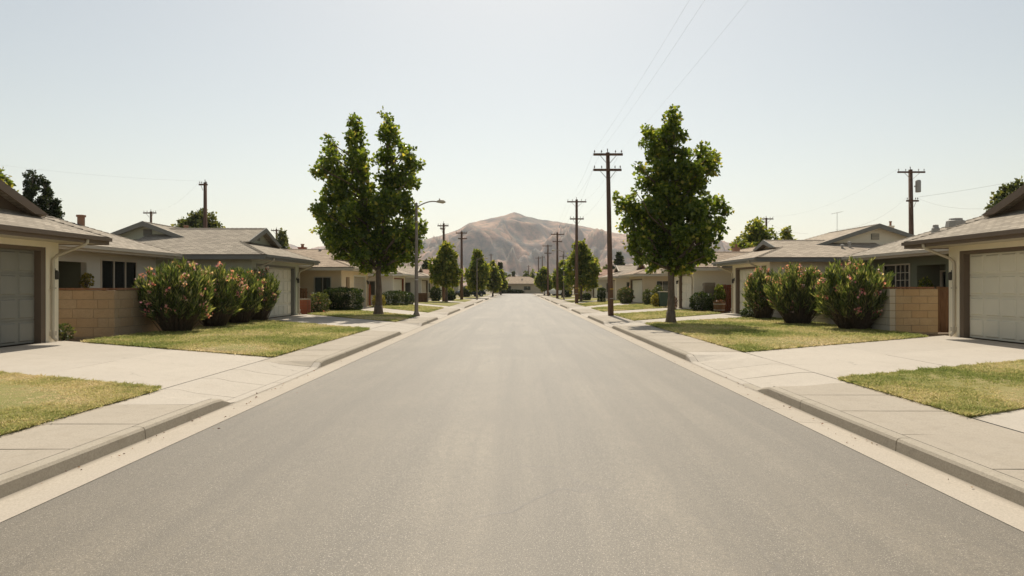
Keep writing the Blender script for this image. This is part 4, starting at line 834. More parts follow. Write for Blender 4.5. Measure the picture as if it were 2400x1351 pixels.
lobR = [(1578, 264, 11), (1560, 272, 8), (1574, 292, 22), (1548, 318, 22), (1518, 300, 10), (1520, 320, 16), (1590, 318, 20), (1562, 350, 32), (1530, 355, 22), (1598, 362, 16), (1618, 352, 10), (1648, 358, 16), (1668, 372, 15), (1655, 392, 24), (1628, 402, 22), (1672, 398, 10), (1590, 400, 34), (1548, 402, 34), (1490, 392, 9), (1505, 402, 12), (1510, 425, 18), (1545, 450, 40), (1595, 450, 40), (1632, 435, 22), (1645, 425, 14), (1448, 456, 9), (1455, 482, 15), (1476, 478, 20), (1500, 490, 28), (1530, 500, 36), (1580, 500, 44), (1630, 500, 34), (1655, 470, 18), (1695, 472, 13), (1685, 490, 18), (1660, 505, 22), (1700, 500, 8), (1690, 530, 16), (1478, 515, 20), (1490, 545, 24), (1535, 550, 40), (1590, 555, 46), (1645, 550, 34), (1680, 562, 14), (1460, 530, 10), (1500, 580, 26), (1545, 595, 34), (1600, 600, 38), (1645, 590, 26), (1665, 600, 16), (1480, 585, 12), (1530, 618, 20), (1580, 625, 22), (1620, 622, 18), (1500, 608, 14)]
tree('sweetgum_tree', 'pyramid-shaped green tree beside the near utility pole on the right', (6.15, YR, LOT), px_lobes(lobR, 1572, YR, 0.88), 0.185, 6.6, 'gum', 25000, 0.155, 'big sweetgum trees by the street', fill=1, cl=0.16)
def oval_tree(label, X, Y, top, bot, wid, n, size, m='gum2', name='street_tree', group='street trees further down the road', tr=0.13, cat='tree', pointy=0.25, base_z=LOT, cl=None):
    lobes = []; H = top - bot; k = 26
    for i in range(k):
        t = (i + 0.5) / k; w = wid / 2 * (math.sin(math.pi * (0.12 + 0.88 * t) ** 0.75) * (1 - pointy * t * 0.6) + 0.08); r = max(0.25, 0.34 * w + 0.14 * wid * 0.5)
        lobes.append((random.uniform(-1, 1) * max(0, w - r * 0.6), bot + H * t * 0.96, r * random.uniform(0.75, 1.15)))
    lobes.append((0.05 * wid, top - 0.1 * H, 0.12 * wid)); lobes.append((-wid / 2 + 0.14 * wid, bot + 0.35 * H, 0.16 * wid)); lobes.append((wid / 2 - 0.14 * wid, bot + 0.3 * H, 0.16 * wid))
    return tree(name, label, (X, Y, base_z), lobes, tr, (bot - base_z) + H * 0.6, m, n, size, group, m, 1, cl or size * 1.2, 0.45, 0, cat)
for lab, pxx, Y, pt, pb, pw, n, sz in (('bushy green street tree beyond the left street lamp', 1046, 62, 570, 662, 74, 7000, 0.3), ('yellow green street tree, second beyond the left street lamp', 1118, 84, 584, 672, 62, 6000, 0.34),
        ('small dark street tree, third beyond the left street lamp', 1155, 104, 612, 677, 40, 4000, 0.38), ('last small tree on the left before the cross street', 1174, 122, 634, 678, 26, 2500, 0.4),
        ('bushy green street tree right of the second utility pole', 1362, 66, 566, 666, 84, 7500, 0.31), ('round street tree beside the third utility pole on the right', 1318, 90, 610, 672, 46, 4500, 0.35), ('rounded yellow green tree near the end of the right side', 1276, 112, 626, 676, 46, 4500, 0.38)):
    oval_tree(lab, at(pxx, Y), Y, zat(pt, Y), zat(pb, Y), pw / 1500 * Y, n, sz)
G = 'trees behind the houses'
bt = lambda lab, p, Y, pt, pb, pw, n, sz, m='gum2', pointy=0.5, nm='background_tree': oval_tree(lab, at(p, Y), Y, zat(pt, Y), max(1.0, zat(pb, Y)), pw / 1500 * Y, n, sz, m, nm, G, 0.2, 'tree', pointy, 0.0)
bt('round yellow green tree top above the sage house roof', 468, 60, 500, 560, 104, 5000, 0.3, 'olive_leaf', 0.1)
bt('small thin tree behind the tan house roof on the left', 660, 75, 540, 600, 40, 1800, 0.3, 'olive_leaf', 0.7)
bt('dense dark green tree left of the broad gable on the right', 1775, 62, 520, 620, 130, 8000, 0.3, 'gum2', 0.2)
bt('smaller tree right beside the dark green tree behind the gable', 1842, 64, 536, 600, 40, 1800, 0.28, 'gum2', 0.4)
bt('leafy tree top behind the right edge roof', 2372, 40, 432, 520, 90, 5000, 0.26, 'olive_leaf', 0.3)
bt('light green tree tip peeking in at the left edge', -18, 36, 396, 470, 74, 2500, 0.24, 'gum2', 0.2)
bt('dark tree between utility pole and right tree in the distance', 1450, 120, 592, 660, 44, 4000, 0.45, 'conifer', 0.5)
bt('pale green tree beside the dark distant tree on the right', 1420, 110, 624, 668, 34, 2200, 0.42, 'olive_leaf', 0.2)
bt('dark round-topped tree above the left street tree end', 1172, 150, 614, 668, 22, 2600, 0.5, 'conifer', 0.5)
bt('dark tree behind the left row of houses by the first street tree', 1000, 108, 610, 668, 44, 3000, 0.42, 'conifer', 0.3)
# conifers behind the left house
for lab, cx, Y, lst in (('taller dark conifer behind the left house roof', 74, 40, [(72, 403, 5), (71, 415, 8), (69, 432, 12), (80, 440, 8), (76, 452, 15), (60, 462, 10), (86, 468, 11), (72, 478, 18), (58, 490, 10), (84, 500, 16), (70, 512, 20)]),
        ('shorter dark conifer behind the left house roof', 112, 41, [(103, 417, 5), (104, 430, 9), (101, 446, 12), (113, 452, 10), (108, 470, 16), (128, 472, 8), (124, 486, 12), (98, 486, 12), (132, 500, 9), (112, 500, 20), (126, 512, 14)])):
    tree('conifer_tree', lab, (at(cx, Y), Y, 0.0), px_lobes(lst, cx, Y, 0.66), 0.2, zat(min(p[1] for p in lst), Y) * 0.9, 'conifer', 6000, 0.13, 'conifers behind the left house', 'conifer', 1, 0.09, 0.1)
# far trees and roofs beyond the cross street
k = 0
FT = ('hazy round tree behind the far end house, leftmost', 'hazy small tree behind the far end house, second from left', 'slim dark tree above the far end house roof', 'hazy pale tree above the far end house', 'wide hazy tree above the right part of the far house', 'hazy dark tree right of the far end house', 'rightmost hazy tree behind the far end house', 'distant tree left of the far house behind the street trees', 'distant tree far right behind the street trees')
for (p, Y, pt, pw, m) in ((1184, 210, 640, 18, 'olive_leaf'), (1193, 240, 644, 12, 'olive_leaf'), (1203, 230, 636, 9, 'conifer'), (1216, 300, 648, 20, 'olive_leaf'), (1233, 230, 634, 30, 'olive_leaf'), (1249, 260, 632, 26, 'gum2'), (1272, 250, 630, 36, 'conifer'), (1130, 240, 636, 50, 'olive_leaf'), (1400, 240, 640, 60, 'olive_leaf')):
    oval_tree(FT[k], at(p, Y), Y, zat(pt, Y), 0.8, pw / 1500 * Y, 1400, 0.6, m, 'distant_tree', 'distant trees beyond the cross street', 0.2, 'tree', 0.3, 0.0); k += 1

def oleander(label, X, Y, hgt, wid, dep, nst, nfl, seed):
    r = np.random.default_rng(seed); t = thing('oleander_shrub', label, 'shrub', (X, Y, LOT), 'flowering oleanders along the garden walls')
    paths = []; P = []; D = []; S = []; FP = []; FD = []; FS = []
    for i in range(nst):
        a = r.uniform(0, 2 * math.pi); q = r.random() ** 0.55; bx, by = math.cos(a) * 0.18 * wid, math.sin(a) * 0.18 * dep
        tx, ty = math.cos(a) * q * wid / 2 * 0.95, math.sin(a) * q * dep / 2 * 0.95; tz = hgt * (1 - 0.32 * q ** 2.4) * r.uniform(0.68, 1.12)
        if r.random() < 0.3: tz *= r.uniform(0.4, 0.8); tx *= 0.9; ty *= 0.9
        b = np.array([X + bx * r.random(), Y + by * r.random(), LOT]); e = np.array([X + tx, Y + ty, LOT + tz]); mid = (b + e) / 2 + np.array([tx * 0.12, ty * 0.12, 0.12])
        paths.append(([Vector(b), Vector(mid), Vector(e)], 0.014, 0.004, 4))
        dd = (e - mid) / np.linalg.norm(e - mid); L = np.linalg.norm(e - mid) * 1.3; nl = int(L * 26) + 10; tt = r.random(nl) ** 0.7
        for k in range(nl):
            p = mid + (e - mid) * (tt[k] * 1.25 - 0.25); o = r.normal(size=3); o -= dd * o.dot(dd); o /= np.linalg.norm(o)
            P.append(p); D.append(dd * (0.6 + 0.8 * tt[k]) + o * 0.75 + np.array([0, 0, 0.3])); S.append(r.uniform(0.15, 0.28))
        if i < nfl:
            for k in range(14): FP.append(e + r.normal(0, 0.06, 3) + np.array([0, 0, 0.03])); FD.append(r.normal(size=3) + np.array([0, -0.3, 0.6])); FS.append(r.uniform(0.06, 0.1))
    limb_mesh('stems', paths, 'bark', t)
    link('leaves', leaf_mesh('leaves', np.array(P), np.array(D), np.array(S), 0.17, 'oleander', None, 0.06), t)
    link('flowers', leaf_mesh('flowers', np.array(FP), np.array(FD), np.array(FS), 0.95, 'petal'), t)['kind'] = 'stuff'
oleander('largest oleander on the left, nearest the block wall corner', -10.95, 20.6, 2.05, 2.4, 2.2, 430, 40, 1)
oleander('second oleander from the wall corner in the left row', -10.95, 23.2, 2.0, 1.95, 2.1, 310, 36, 2)
oleander('third oleander from the wall corner in the left row', -10.95, 25.2, 2.0, 1.9, 2.0, 300, 36, 3)
oleander('last oleander of the left row beside the pale garage door', -10.95, 27.2, 2.05, 1.7, 1.8, 290, 32, 4)
oleander('largest oleander on the right with one pink bloom low down', 11.45, 21.75, 2.15, 2.7, 2.3, 430, 38, 5)
oleander('middle oleander of the right row', 10.95, 25.0, 2.1, 2.5, 2.4, 370, 48, 6)
oleander('smallest oleander of the right row beside the garage door', 11.15, 29.0, 2.1, 1.8, 1.8, 280, 34, 8)
def bush(label, X, Y, wx, wy, hgt, n, size, m='hedge', boxy=0.0, name='shrub', z0=LOT, flowers=0, cat='shrub', group=None):
    t = thing(name, label, cat, (X, Y, z0), group); d = unit(rng.normal(size=(n, 3))); q = 0.72 + 0.3 * rng.random(n) ** 0.6; q[: n // 5] *= rng.random(n // 5)
    if boxy > 0: d = d / (np.abs(d) ** 6).sum(1, keepdims=True) ** (1 / 6) * boxy + d * (1 - boxy)
    q = q * (1 + 0.10 * np.sin(d[:, 0] * 5 + Y) * np.sin(d[:, 1] * 6 + 1) + 0.07 * np.sin(d[:, 2] * 9 + X))
    P = np.array([X, Y, z0 + hgt / 2]) + d * q[:, None] * np.array([wx / 2, wy / 2, hgt / 2]); P[:, 2] = np.maximum(P[:, 2], z0 + 0.01)
    link('foliage', leaf_mesh('foliage', P, d + rng.normal(0, 0.7, (n, 3)), size * rng.uniform(0.6, 1.2, n), 0.7, m), t)
    paths = [(curve_pts((X + random.uniform(-.1, .1) * wx, Y + random.uniform(-.1, .1) * wy, z0), (X + random.uniform(-.3, .3) * wx, Y + random.uniform(-.3, .3) * wy, z0 + hgt * random.uniform(.5, .85)), 3, 0.05), 0.02, 0.006, 4) for _ in range(7)]
    limb_mesh('stems', paths, 'bark', t)
    if flowers:
        k = rng.integers(0, n, flowers); link('flowers', leaf_mesh('flowers', P[k] + d[k] * 0.04, d[k] + rng.normal(0, 0.5, (flowers, 3)), np.full(flowers, 0.1), 0.95, 'petal'), t)['kind'] = 'stuff'
    return t
bush('big clipped dark green hedge in front of the tan house', -10.75, 39.6, 2.2, 1.8, 1.42, 9000, 0.09, 'hedge', 0.75, 'clipped_hedge', cat='hedge')
bush('loose rose bush next to the red brick planter', -11.25, 36.4, 1.15, 1.0, 1.15, 2600, 0.08, 'olive_leaf', 0, 'rose_bush', flowers=40)
bush('small weedy plant at the foot of the left downspout', -12.55, 17.72, 0.42, 0.4, 0.42, 260, 0.10, 'olive_leaf', 0, 'weed_plant', cat='plant')
bush('low dark plant at the foot of the smallest right oleander', 10.85, 29.9, 0.75, 0.7, 0.5, 700, 0.09, 'hedge', 0, 'low_shrub')
bush('long box hedge behind the left lamp post', -9.5, 50.2, 1.9, 1.4, 1.15, 4500, 0.1, 'hedge', 0.8, 'clipped_hedge', cat='hedge')
bush('round clipped bush at the end of the long left box hedge', -8.75, 52.3, 0.62, 0.62, 1.0, 1600, 0.09, 'hedge', 0.3)
bush('yellowish shrub partly hidden by the left tree trunk', -10.3, 47.6, 0.9, 0.9, 0.9, 1300, 0.1, 'yellow_leaf', 0.1)
bush('dark rounded hedge beside the brown planter box on the left', -8.4, 66, 1.0, 1.0, 1.5, 2600, 0.12, 'hedge', 0.5)
bush('round green bush under the second left street tree', -8.3, 78, 1.1, 1.1, 1.4, 2200, 0.14, 'gum2', 0.2)
bush('low dark bush beside the first left street tree trunk', -7.2, 68.5, 1.2, 1.0, 0.95, 1800, 0.13, 'hedge', 0.1)
bush('dark bush far down the left side', -7.4, 92, 1.6, 1.4, 1.5, 1800, 0.17, 'hedge', 0.2)
bush('bush before the last houses on the left', -7.0, 112, 1.5, 1.4, 1.6, 1300, 0.2, 'hedge', 0.2)
bush('dark low hedge in front of the stone wall on the right', 11.0, 38.2, 1.25, 1.0, 1.1, 3600, 0.085, 'hedge', 0.45)
bush('climbing ivy clump on the red brown fence', 12.1, 38.3, 0.62, 0.5, 1.55, 1700, 0.09, 'gum2', 0.2, 'ivy_clump')
bush('yellow leaved shrub beside the green bin', 10.15, 46.6, 0.75, 0.7, 0.95, 1400, 0.1, 'yellow_leaf', 0, 'yellow_shrub')
bush('pale cactus-like plant in front of the low brick wall', 10.6, 52, 0.7, 0.6, 1.25, 900, 0.13, 'olive_leaf', 0)
bush('grey green shrub behind the green bin', 11.0, 50, 0.9, 0.8, 1.5, 1400, 0.12, 'olive_leaf', 0.1)
bush('brownish potted shrub right of the tree trunk', 9.95, 40.9, 0.5, 0.5, 0.95, 800, 0.09, 'litter', 0.2)
bush('flowering bush left of the tan house on the right', 9.55, 56.3, 1.35, 1.2, 1.45, 3200, 0.11, 'olive_leaf', 0.1, 'flowering_bush', flowers=60)
bush('clipped rectangular hedge column on the right lawn', 8.1, 61.5, 0.68, 0.7, 1.35, 2600, 0.1, 'hedge', 0.9, 'hedge_column', cat='hedge')
bush('low dark round bush left of the hedge column', 7.6, 70, 0.9, 0.9, 0.75, 1500, 0.12, 'hedge', 0.1)
bush('yellow green round bush beside the second utility pole', 7.25, 75, 0.75, 0.75, 1.2, 1500, 0.12, 'yellow_leaf', 0.1)
bush('dark bush far down the right side', 7.2, 92, 1.3, 1.2, 1.3, 1500, 0.16, 'hedge', 0.1)
bush('bush before the last houses on the right', 7.2, 110, 1.5, 1.4, 1.5, 1300, 0.2, 'hedge', 0.1)
bush('long low hedge in front of the far end house', -1.3, 154.6, 5.4, 1.0, 0.85, 2200, 0.22, 'hedge', 0.7, 'clipped_hedge', 0.0, cat='hedge')
bush('small hanging fern on the left porch wall', -14.78, 22.0, 0.3, 0.34, 0.5, 260, 0.09, 'yellow_leaf', 0, 'hanging_plant', 1.55, cat='plant')
bush('potted plant by the glass door of the right porch', 15.5, 24.3, 0.4, 0.4, 0.7, 400, 0.1, 'gum2', 0, 'porch_plant', 1.25, cat='plant')
bush('bare soil weed by the right gate', 13.9, 20.4, 0.18, 0.18, 0.2, 90, 0.06, 'yellow_leaf', 0, 'weed_plant', cat='plant')

# ------------------------------------------------------------------ poles, lamps, wires
def catenary(a, b, sag, n=16): return [tuple(Vector(a).lerp(Vector(b), i / n) - Vector((0, 0, sag * 4 * (i / n) * (1 - i / n)))) for i in range(n + 1)]
def utility_pole(label, X, Y, top, arms, r=0.14, bands=False, transformer=False, lean=0.0, base=LOT, group='wooden utility poles', short=False):
    t = thing('utility_pole', label, 'utility pole', (X, Y, base), group)
    mb = MB(); mb.tube([(X, Y, base - 0.05), (X + lean * 0.4, Y, base + (top - base) * 0.4), (X + lean, Y, top)], [r, r * 0.85, r * 0.66], 12); mb.build('post', 'pole', t, True)
    tips = []
    for z, w0, w1 in arms:
        f = (z - base) / (top - base); cx = X + lean * f
        a = MB(); a.box(cx - w0, cx + w1, Y - r * 0.66 - 0.12, Y - r * 0.66 - 0.02, z - 0.055, z + 0.055); ao = a.build('crossarm', 'pole', t)
        for sg, w in ((-1, w0), (1, w1)):
            b = MB(); b.tube([(cx + sg * w * 0.55, Y - r * 0.66 - 0.1, z - 0.06), (cx + sg * r * 0.6, Y - r * 0.6 - 0.02, z - 0.42)], 0.016, 5); b.build('brace', 'steel', ao)
        for q in ((-w0 + 0.06), (-w0 * 0.45), (w1 * 0.5), (w1 - 0.06)):
            i = MB(); i.lathe((cx + q, Y - r * 0.66 - 0.07, z + 0.055), [(0.01, 0), (0.01, 0.05), (0.032, 0.06), (0.036, 0.1), (0.02, 0.13), (0.024, 0.15), (0.008, 0.17)], 8); i.build('insulator', 'porcelain', ao)
            tips.append((cx + q, Y - r * 0.66 - 0.07, z + 0.25))
    i = MB(); i.tube([(X + lean, Y, top - 0.02), (X + lean - 0.02, Y, top + 0.2)], [0.022, 0.03], 6); i.build('pin', 'porcelain', t)
    if bands:
        for z, m in ((base + 1.35, 'band'), (base + 0.86, 'steel')): b = MB(); b.lathe((X, Y, z), [(r * 0.99, 0), (r * 1.0, 0.0), (r * 1.0, 0.035), (r * 0.99, 0.035)], 14); b.build('band', m, t)
    if transformer:
        b = MB(); b.lathe((X + 0.34, Y - 0.1, top - 1.55), [(0.15, 0), (0.17, 0.05), (0.17, 0.75), (0.13, 0.82), (0.03, 0.84)], 12); b.box(X + 0.1, X + 0.2, Y - 0.12, Y - 0.06, top - 1.2, top - 1.1); b.build('transformer', 'steel', t, False)
    return t, tips
Yp = 32.9; P1, t1 = utility_pole('near dark wooden utility pole with two crossarms on the right', 4.82, Yp, zat(358, Yp), [(zat(364, Yp), 0.76, 0.74), (zat(400, Yp), 0.78, 0.66)], 0.15, True, lean=-0.16)
Y2 = 57.0; P2, t2 = utility_pole('second utility pole down the right pavement', 5.3, Y2, zat(468, Y2), [(zat(474, Y2), 0.85, 0.85), (zat(514, Y2), 0.62, 0.62)], 0.165, True)
Y3 = 82.0; P3, t3 = utility_pole('third utility pole down the right pavement', 5.15, Y3, zat(545, Y3), [(zat(550, Y3), 0.85, 0.85), (zat(567, Y3), 0.6, 0.6)], 0.17)
Y4 = 106.0; P4, t4 = utility_pole('fourth utility pole down the right pavement', 5.1, Y4, zat(574, Y4), [(zat(577, Y4), 0.9, 0.7), (zat(594, Y4), 0.6, 0.6)], 0.17)
for (p, Y, pt, lab, arms) in ((1262, 170, 602, 'distant thin pole left of the fourth pole', 0.8), (1271, 190, 600, 'distant thin pole right beside another beyond the street', 0.8), (1320, 135, 597, 'distant pole half hidden by the right street trees', 0.8), (1151, 190, 595, 'distant pole above the last left street trees', 0.7), (1158, 170, 609, 'shorter distant pole above the last left street trees', 0.9), (1239, 260, 622, 'thin pole above the far end house roof', 0.8)):
    utility_pole(lab, at(p, Y), Y, zat(pt, Y), [(zat(pt, Y) - 0.4, arms, arms)], 0.19, base=0.0)
YA = 64.0; PA, tA = utility_pole('dark utility pole through the first left street tree', at(1040, YA), YA, zat(524, YA), [(zat(530, YA), 0.6, 0.5), (zat(537, YA), 0.35, 0.1)], 0.16)
YB = 74.0; PB, tB = utility_pole('left utility pole with two crossarms between the street trees', at(1082, YB), YB, zat(543, YB), [(zat(547, YB), 0.65, 0.65), (zat(560, YB), 0.4, 0.65)], 0.18)
g0 = 'wooden utility poles'
YC = 46.0; PC, tC = utility_pole('tall brown pole rising behind the sage house roof', at(481, YC), YC, zat(428, YC), [(zat(434, YC), 0.36, 0.25)], 0.17, base=0.0)
YD = 62.0; PD, tD = utility_pole('short crossarm pole behind the left gable peak', at(354, YD), YD, zat(496, YD), [(zat(500, YD), 0.65, 0.6)], 0.15, base=0.0)
YE = 78.0; PE, tE = utility_pole('thin pole behind the sage house front gable', at(648, YE), YE, zat(537, YE), [(zat(541, YE), 0.6, 0.7)], 0.15, base=0.0)
YF_ = 82.0; utility_pole('bare pole stub right of the thin pole on the left', at(671, YF_), YF_, zat(558, YF_), [], 0.15, base=0.0)
YG = 43.5; PG, tG = utility_pole('utility pole with grey transformer behind the right houses', at(2138, YG), YG, zat(398, YG), [(zat(405, YG), 0.98, 0.86), (zat(472, YG), 0.42, 0.4)], 0.19, transformer=True, base=0.0, lean=-0.12)
YH = 66.0; PH, tH = utility_pole('crossarm pole behind the dark green tree on the right', at(1796, YH), YH, zat(511, YH), [(zat(514, YH), 0.68, 0.66)], 0.15, base=0.0)
def wire(label, a, b, sag, r=0.006, group='overhead wires'):
    mb = MB(); mb.tube(catenary(a, b, sag), r, 4, False); o = mb.build('overhead_wire', 'wire', None, True); tag(o, label, 'wire', group); return o
WN = ('overhead wire nearest the street centre, running towards the viewer', 'middle overhead wire above the right pavement running towards the viewer', 'outer overhead wire above the right lawn running towards the viewer')
for lab, i, k in ((WN[0], 0, 0), (WN[1], 1, 0), (WN[2], 3, 0)):
    a = t1[i]; wire(lab, a, (a[0] + 0.12, -6, a[2] + 0.35), 0.5, 0.0018)
for n_, (ta, tb, la) in enumerate(((t1, t2, 'first and second'), (t2, t3, 'second and third'), (t3, t4, 'third and fourth'))):
    for i, nm in ((0, 'street side'), (1, 'middle'), (3, 'house side'), (4, 'lower street side'), (7, 'lower house side')): wire('%s wire between the %s right utility pole' % (nm, la), ta[i], tb[i], 0.45, 0.003)
wire('wire running from the transformer pole towards the right edge', tG[7], (46, 40, 12.0), 0.5, 0.006); wire('service wire falling from the transformer pole to the broad gable roof', tG[4], (18.4, 37.0, 4.9), 0.5, 0.004)
wire('service wire from the transformer pole to the right edge house', tG[6], (19.4, 24.0, 4.8), 0.5, 0.004); wire('top wire linking transformer pole and crossarm pole', tG[0], tH[3], 0.8, 0.003)
wire('wire from the crossarm pole towards the broad gable', tH[0], (17.5, 38.5, 4.8), 0.4, 0.004); wire('faint wire between the left back poles', tC[0], tD[2], 0.6, 0.003); wire('faint wire from the tall left pole to the left edge', tC[1], (-40, 36, 10.2), 0.5, 0.003)
wire('wire crossing the street between left and right far poles', tB[3], t3[4], 0.7, 0.005); wire('second wire crossing the street further down', (at(1157, 170), 170, zat(612, 170)), (at(1262, 170), 170, zat(612, 170)), 0.5, 0.012)
def street_lamp(label, X, Y, top, arm, hgrp='street lamps', r=0.1, col='lamp', band=True):
    s = 1 if X < 0 else -1; t = thing('street_lamp', label, 'street lamp', (X, Y, LOT), hgrp)
    mb = MB(); mb.lathe((X, Y, LOT - 0.02), [(r * 1.7, 0), (r * 1.7, 0.1), (r * 1.1, 0.22), (r, 0.3), (r * 0.62, top - LOT), (0.02, top - LOT + 0.04)], 12); mb.build('post', col, t, True)
    pts = [(X, Y, top - 0.22)] + [(X + s * arm * k / 8, Y, top - 0.22 + 0.30 * math.sin(k / 8 * math.pi * 0.62)) for k in range(1, 9)]
    a = MB(); a.tube(pts, 0.03, 8); a.build('arm', col, t, True); e = pts[-1]
    h = MB(); h.tube([(e[0] - s * 0.05, Y, e[2]), (e[0] + s * 0.1, Y, e[2] + 0.02), (e[0] + s * 0.3, Y, e[2]), (e[0] + s * 0.42, Y, e[2] - 0.02)], [0.035, 0.085, 0.1, 0.03], 10); ho = h.build('lamp_head', 'f_cream', t, True)
    c = MB(); c.tube([(e[0] + s * 0.12, Y, e[2] + 0.08), (e[0] + s * 0.12, Y, e[2] + 0.16)], 0.03, 6); c.build('photocell', col, ho)
    if band: b = MB(); b.lathe((X, Y, 1.95), [(r * 0.93, 0), (r * 0.96, 0), (r * 0.96, 0.03), (r * 0.93, 0.03)], 12); b.build('band', 'f_white', t)
YS = 32.3; street_lamp('grey street lamp with curved arm beside the big left tree', at(976, YS), YS, zat(476, YS), 1.05, r=0.1)
street_lamp('thin grey street lamp far down the left pavement', at(1118, 76), 76, zat(606, 76), 0.9, r=0.07, band=False)
street_lamp('distant street lamp between the right utility poles', 5.4, 74, zat(588, 74), 1.0, r=0.07, band=False)

# ------------------------------------------------------------------ tv aerial, bins, cars, barrel, litter
t = thing('tv_aerial', 'thin television aerial on the broad gable roof', 'aerial', px(1962, 540, 38)); x, y, z = px(1962, 545, 38)
mb = MB(); mb.tube([(x, y, z - 0.3), (x, y, z + 1.15)], 0.012, 5); mo = mb.build('mast', 'steel', t); mb = MB(); mb.tube([(x - 0.35, y, z + 1.1), (x + 0.4, y + 0.2, z + 1.25)], 0.008, 4)
for k in range(5): f = k / 4; mb.tube([(x - 0.3 + 0.65 * f, y + 0.2 * f - 0.25, z + 1.11 + 0.14 * f), (x - 0.3 + 0.65 * f + 0.1, y + 0.2 * f + 0.25, z + 1.11 + 0.14 * f)], 0.006, 4)
mb.build('boom', 'steel', t)
def bin_(label, X, Y, hgt=1.05):
    t = thing('wheelie_bin', label, 'bin', (X, Y, LOT), 'green wheelie bins'); z = LOT
    vs = [(X + a * k, Y + b * k, z + c) for c, k in ((0.08, 0.22), (hgt * 0.92, 0.29), (hgt * 0.92, 0.32), (hgt, 0.32)) for a, b in ((-1, -1), (1, -1), (1, 1), (-1, 1))]
    MB().add(vs, [(3, 2, 1, 0), (12, 13, 14, 15)] + [(4 * j + i, 4 * j + (i + 1) % 4, 4 * j + 4 + (i + 1) % 4, 4 * j + 4 + i) for j in range(3) for i in range(4)]).build('body', 'bin', t)
    l = MB(); l.box(X - 0.33, X + 0.33, Y - 0.34, Y + 0.33, z + hgt + 0.004, z + hgt + 0.05); l.tube([(X - 0.28, Y + 0.36, z + hgt), (X + 0.28, Y + 0.36, z + hgt)], 0.02, 6); l.build('lid', 'f_cream', t)
    for sx in (-1, 1): w_ = MB(); w_.tube([(X + sx * 0.2, Y + 0.24, z + 0.11), (X + sx * 0.27, Y + 0.24, z + 0.11)], 0.11, 12); w_.build('wheel', 'rubber', t)
bin_('green wheelie bin left of the right tree trunk', 10.5, 46.0, 1.1); bin_('green wheelie bin beside the flowering bush further down', 9.9, 57.6, 1.1)
t = thing('barrel_planter', 'weathered wooden tub planter beside the cream garage', 'planter', (11.55, 36.55, LOT)); x, y = 11.55, 36.55
mb = MB(); mb.lathe((x, y, LOT), [(0.25, 0), (0.31, 0.3), (0.34, 0.62), (0.30, 0.62), (0.29, 0.55)], 14); mb.build('tub', 'fence', t)
for zz in (0.14, 0.48): h_ = MB(); h_.lathe((x, y, LOT + zz), [(0.285 + zz * 0.09, 0), (0.30 + zz * 0.09, 0), (0.305 + zz * 0.09, 0.04), (0.285 + zz * 0.09, 0.04)], 14); h_.build('hoop', 'steel', t)
n = 120; Pp = np.stack([x + rng.normal(0, .13, n), y + rng.normal(0, .13, n), LOT + .58 + rng.random(n) * .12], 1); link('foliage', leaf_mesh('foliage', Pp, rng.normal(size=(n, 3)) + np.array([0, 0, 1]), np.full(n, .08), .6, 'litter'), t)
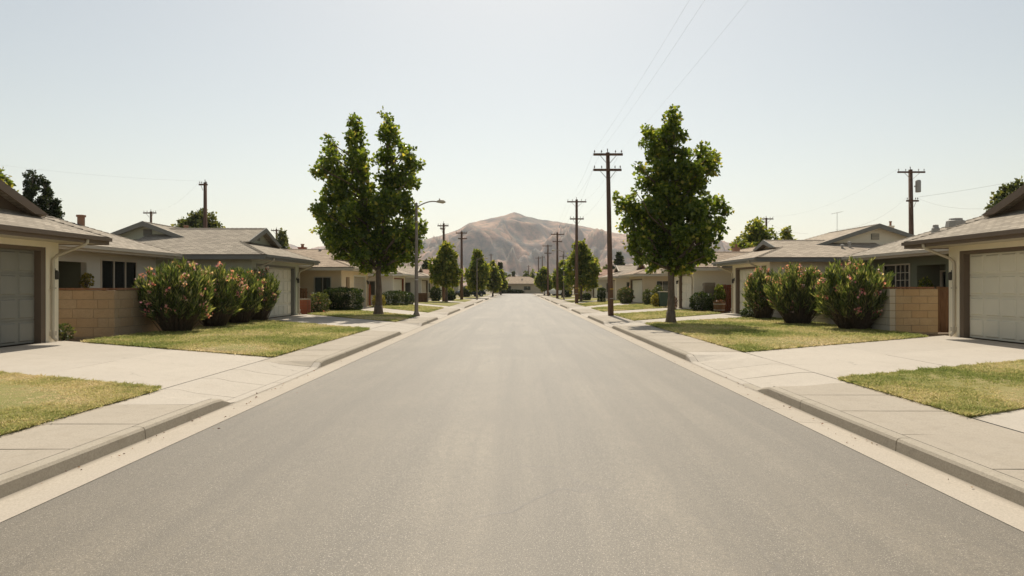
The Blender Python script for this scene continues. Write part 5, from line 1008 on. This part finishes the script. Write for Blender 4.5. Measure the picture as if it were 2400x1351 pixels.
def car(label, X, Y, rot, paint):
    t = thing('parked_car', label, 'car', (X, Y, LOT)); t.rotation_euler.z = rot
    def add(mb, nm, m, par=t): o = bpy.data.objects.new(nm, mb.mesh(nm, m)); C.objects.link(o); o.parent = par; return o
    prof = [(-2.15, 0.3), (-2.2, 0.6), (-2.05, 0.85), (-1.3, 0.92), (1.0, 0.95), (2.0, 0.8), (2.18, 0.55), (2.15, 0.3)]
    def ext(pr, w): n = len(pr); return MB().add([(a, -w, c) for a, c in pr] + [(a, w, c) for a, c in pr], [tuple(range(n)), tuple(range(2 * n - 1, n - 1, -1))] + [(i, i + n, (i + 1) % n + n, (i + 1) % n) for i in range(n)])
    add(ext(prof, 0.86), 'body', paint); add(ext([(-1.75, 0.9), (-1.05, 1.38), (0.35, 1.4), (1.05, 0.93)], 0.72), 'cabin', 'glass'); add(ext([(-1.1, 1.38), (-1.0, 1.43), (0.3, 1.44), (0.4, 1.39)], 0.73), 'roof', paint)
    for a in (-1.35, 1.35):
        for b in (-0.8, 0.8): wo = add(MB().tube([(a, b - 0.1, 0.31), (a, b + 0.1, 0.31)], 0.31, 14), 'wheel', 'rubber'); add(MB().tube([(a, b - 0.105, 0.31), (a, b + 0.105, 0.31)], 0.17, 10), 'rim', 'steel', wo)
    for b in (-0.65, 0.65): add(MB().box(2.1, 2.19, b - 0.15, b + 0.15, 0.58, 0.7), 'headlight', 'f_white')
car('dark car on a driveway far down the left side', -7.0, 96.5, R(35), 'carpaint_d'); car('white car on a driveway far down the right side', 6.9, 107.5, R(145), 'carpaint_w')
# fallen leaves and grit in the gutters
n = 150; sd = rng.choice([-1, 1], n); yy = rng.gamma(2.0, 4.5, n) + 2.6; uu = np.where(rng.random(n) < 0.75, np.abs(rng.normal(0, 0.10, n)), rng.random(n) * 0.7)
xx = np.where(sd < 0, KL + uu + 0.02, KR - uu - 0.02); zz = np.where(uu > 0.36, 0.03, 0.008)
n2 = 170; s2 = rng.choice([-1, 1], n2); pp = np.stack([xx, yy, zz + 0.004], 1); pp = np.concatenate([pp, np.stack([s2 * (11.3 - np.abs(rng.normal(0, 0.75, n2))), rng.uniform(19.4, 29.2, n2), np.full(n2, LOT + 0.06)], 1)]); n += n2; dd = np.stack([rng.normal(size=n), rng.normal(size=n), rng.normal(0, .15, n)], 1)
o = link('fallen_leaves', leaf_mesh('fallen_leaves', pp, dd, rng.uniform(0.012, 0.04, n), 0.45, 'litter')); tag(o, 'scattered dry leaves and twigs lying in the gutters and under the oleanders', 'leaf litter', kind='stuff')

# ------------------------------------------------------------------ air
mb = MB(); mb.box(-4600, 4600, -400, 5400, -5, 420); me = mb.mesh('haze'); hz = bpy.data.materials.new('haze'); hz.use_nodes = True; tt_ = hz.node_tree; tt_.nodes.remove(tt_.nodes['Principled BSDF'])
pv = tt_.nodes.new('ShaderNodeVolumePrincipled'); pv.inputs['Color'].default_value = (0.93, 0.95, 1.0, 1); pv.inputs['Density'].default_value = 0.00009; pv.inputs['Anisotropy'].default_value = 0.2
tt_.links.new(pv.outputs[0], tt_.nodes['Material Output'].inputs['Volume']); me.materials.append(hz); tag(link('haze', me), 'thin pale haze in the air towards the mountain', 'haze', kind='stuff')
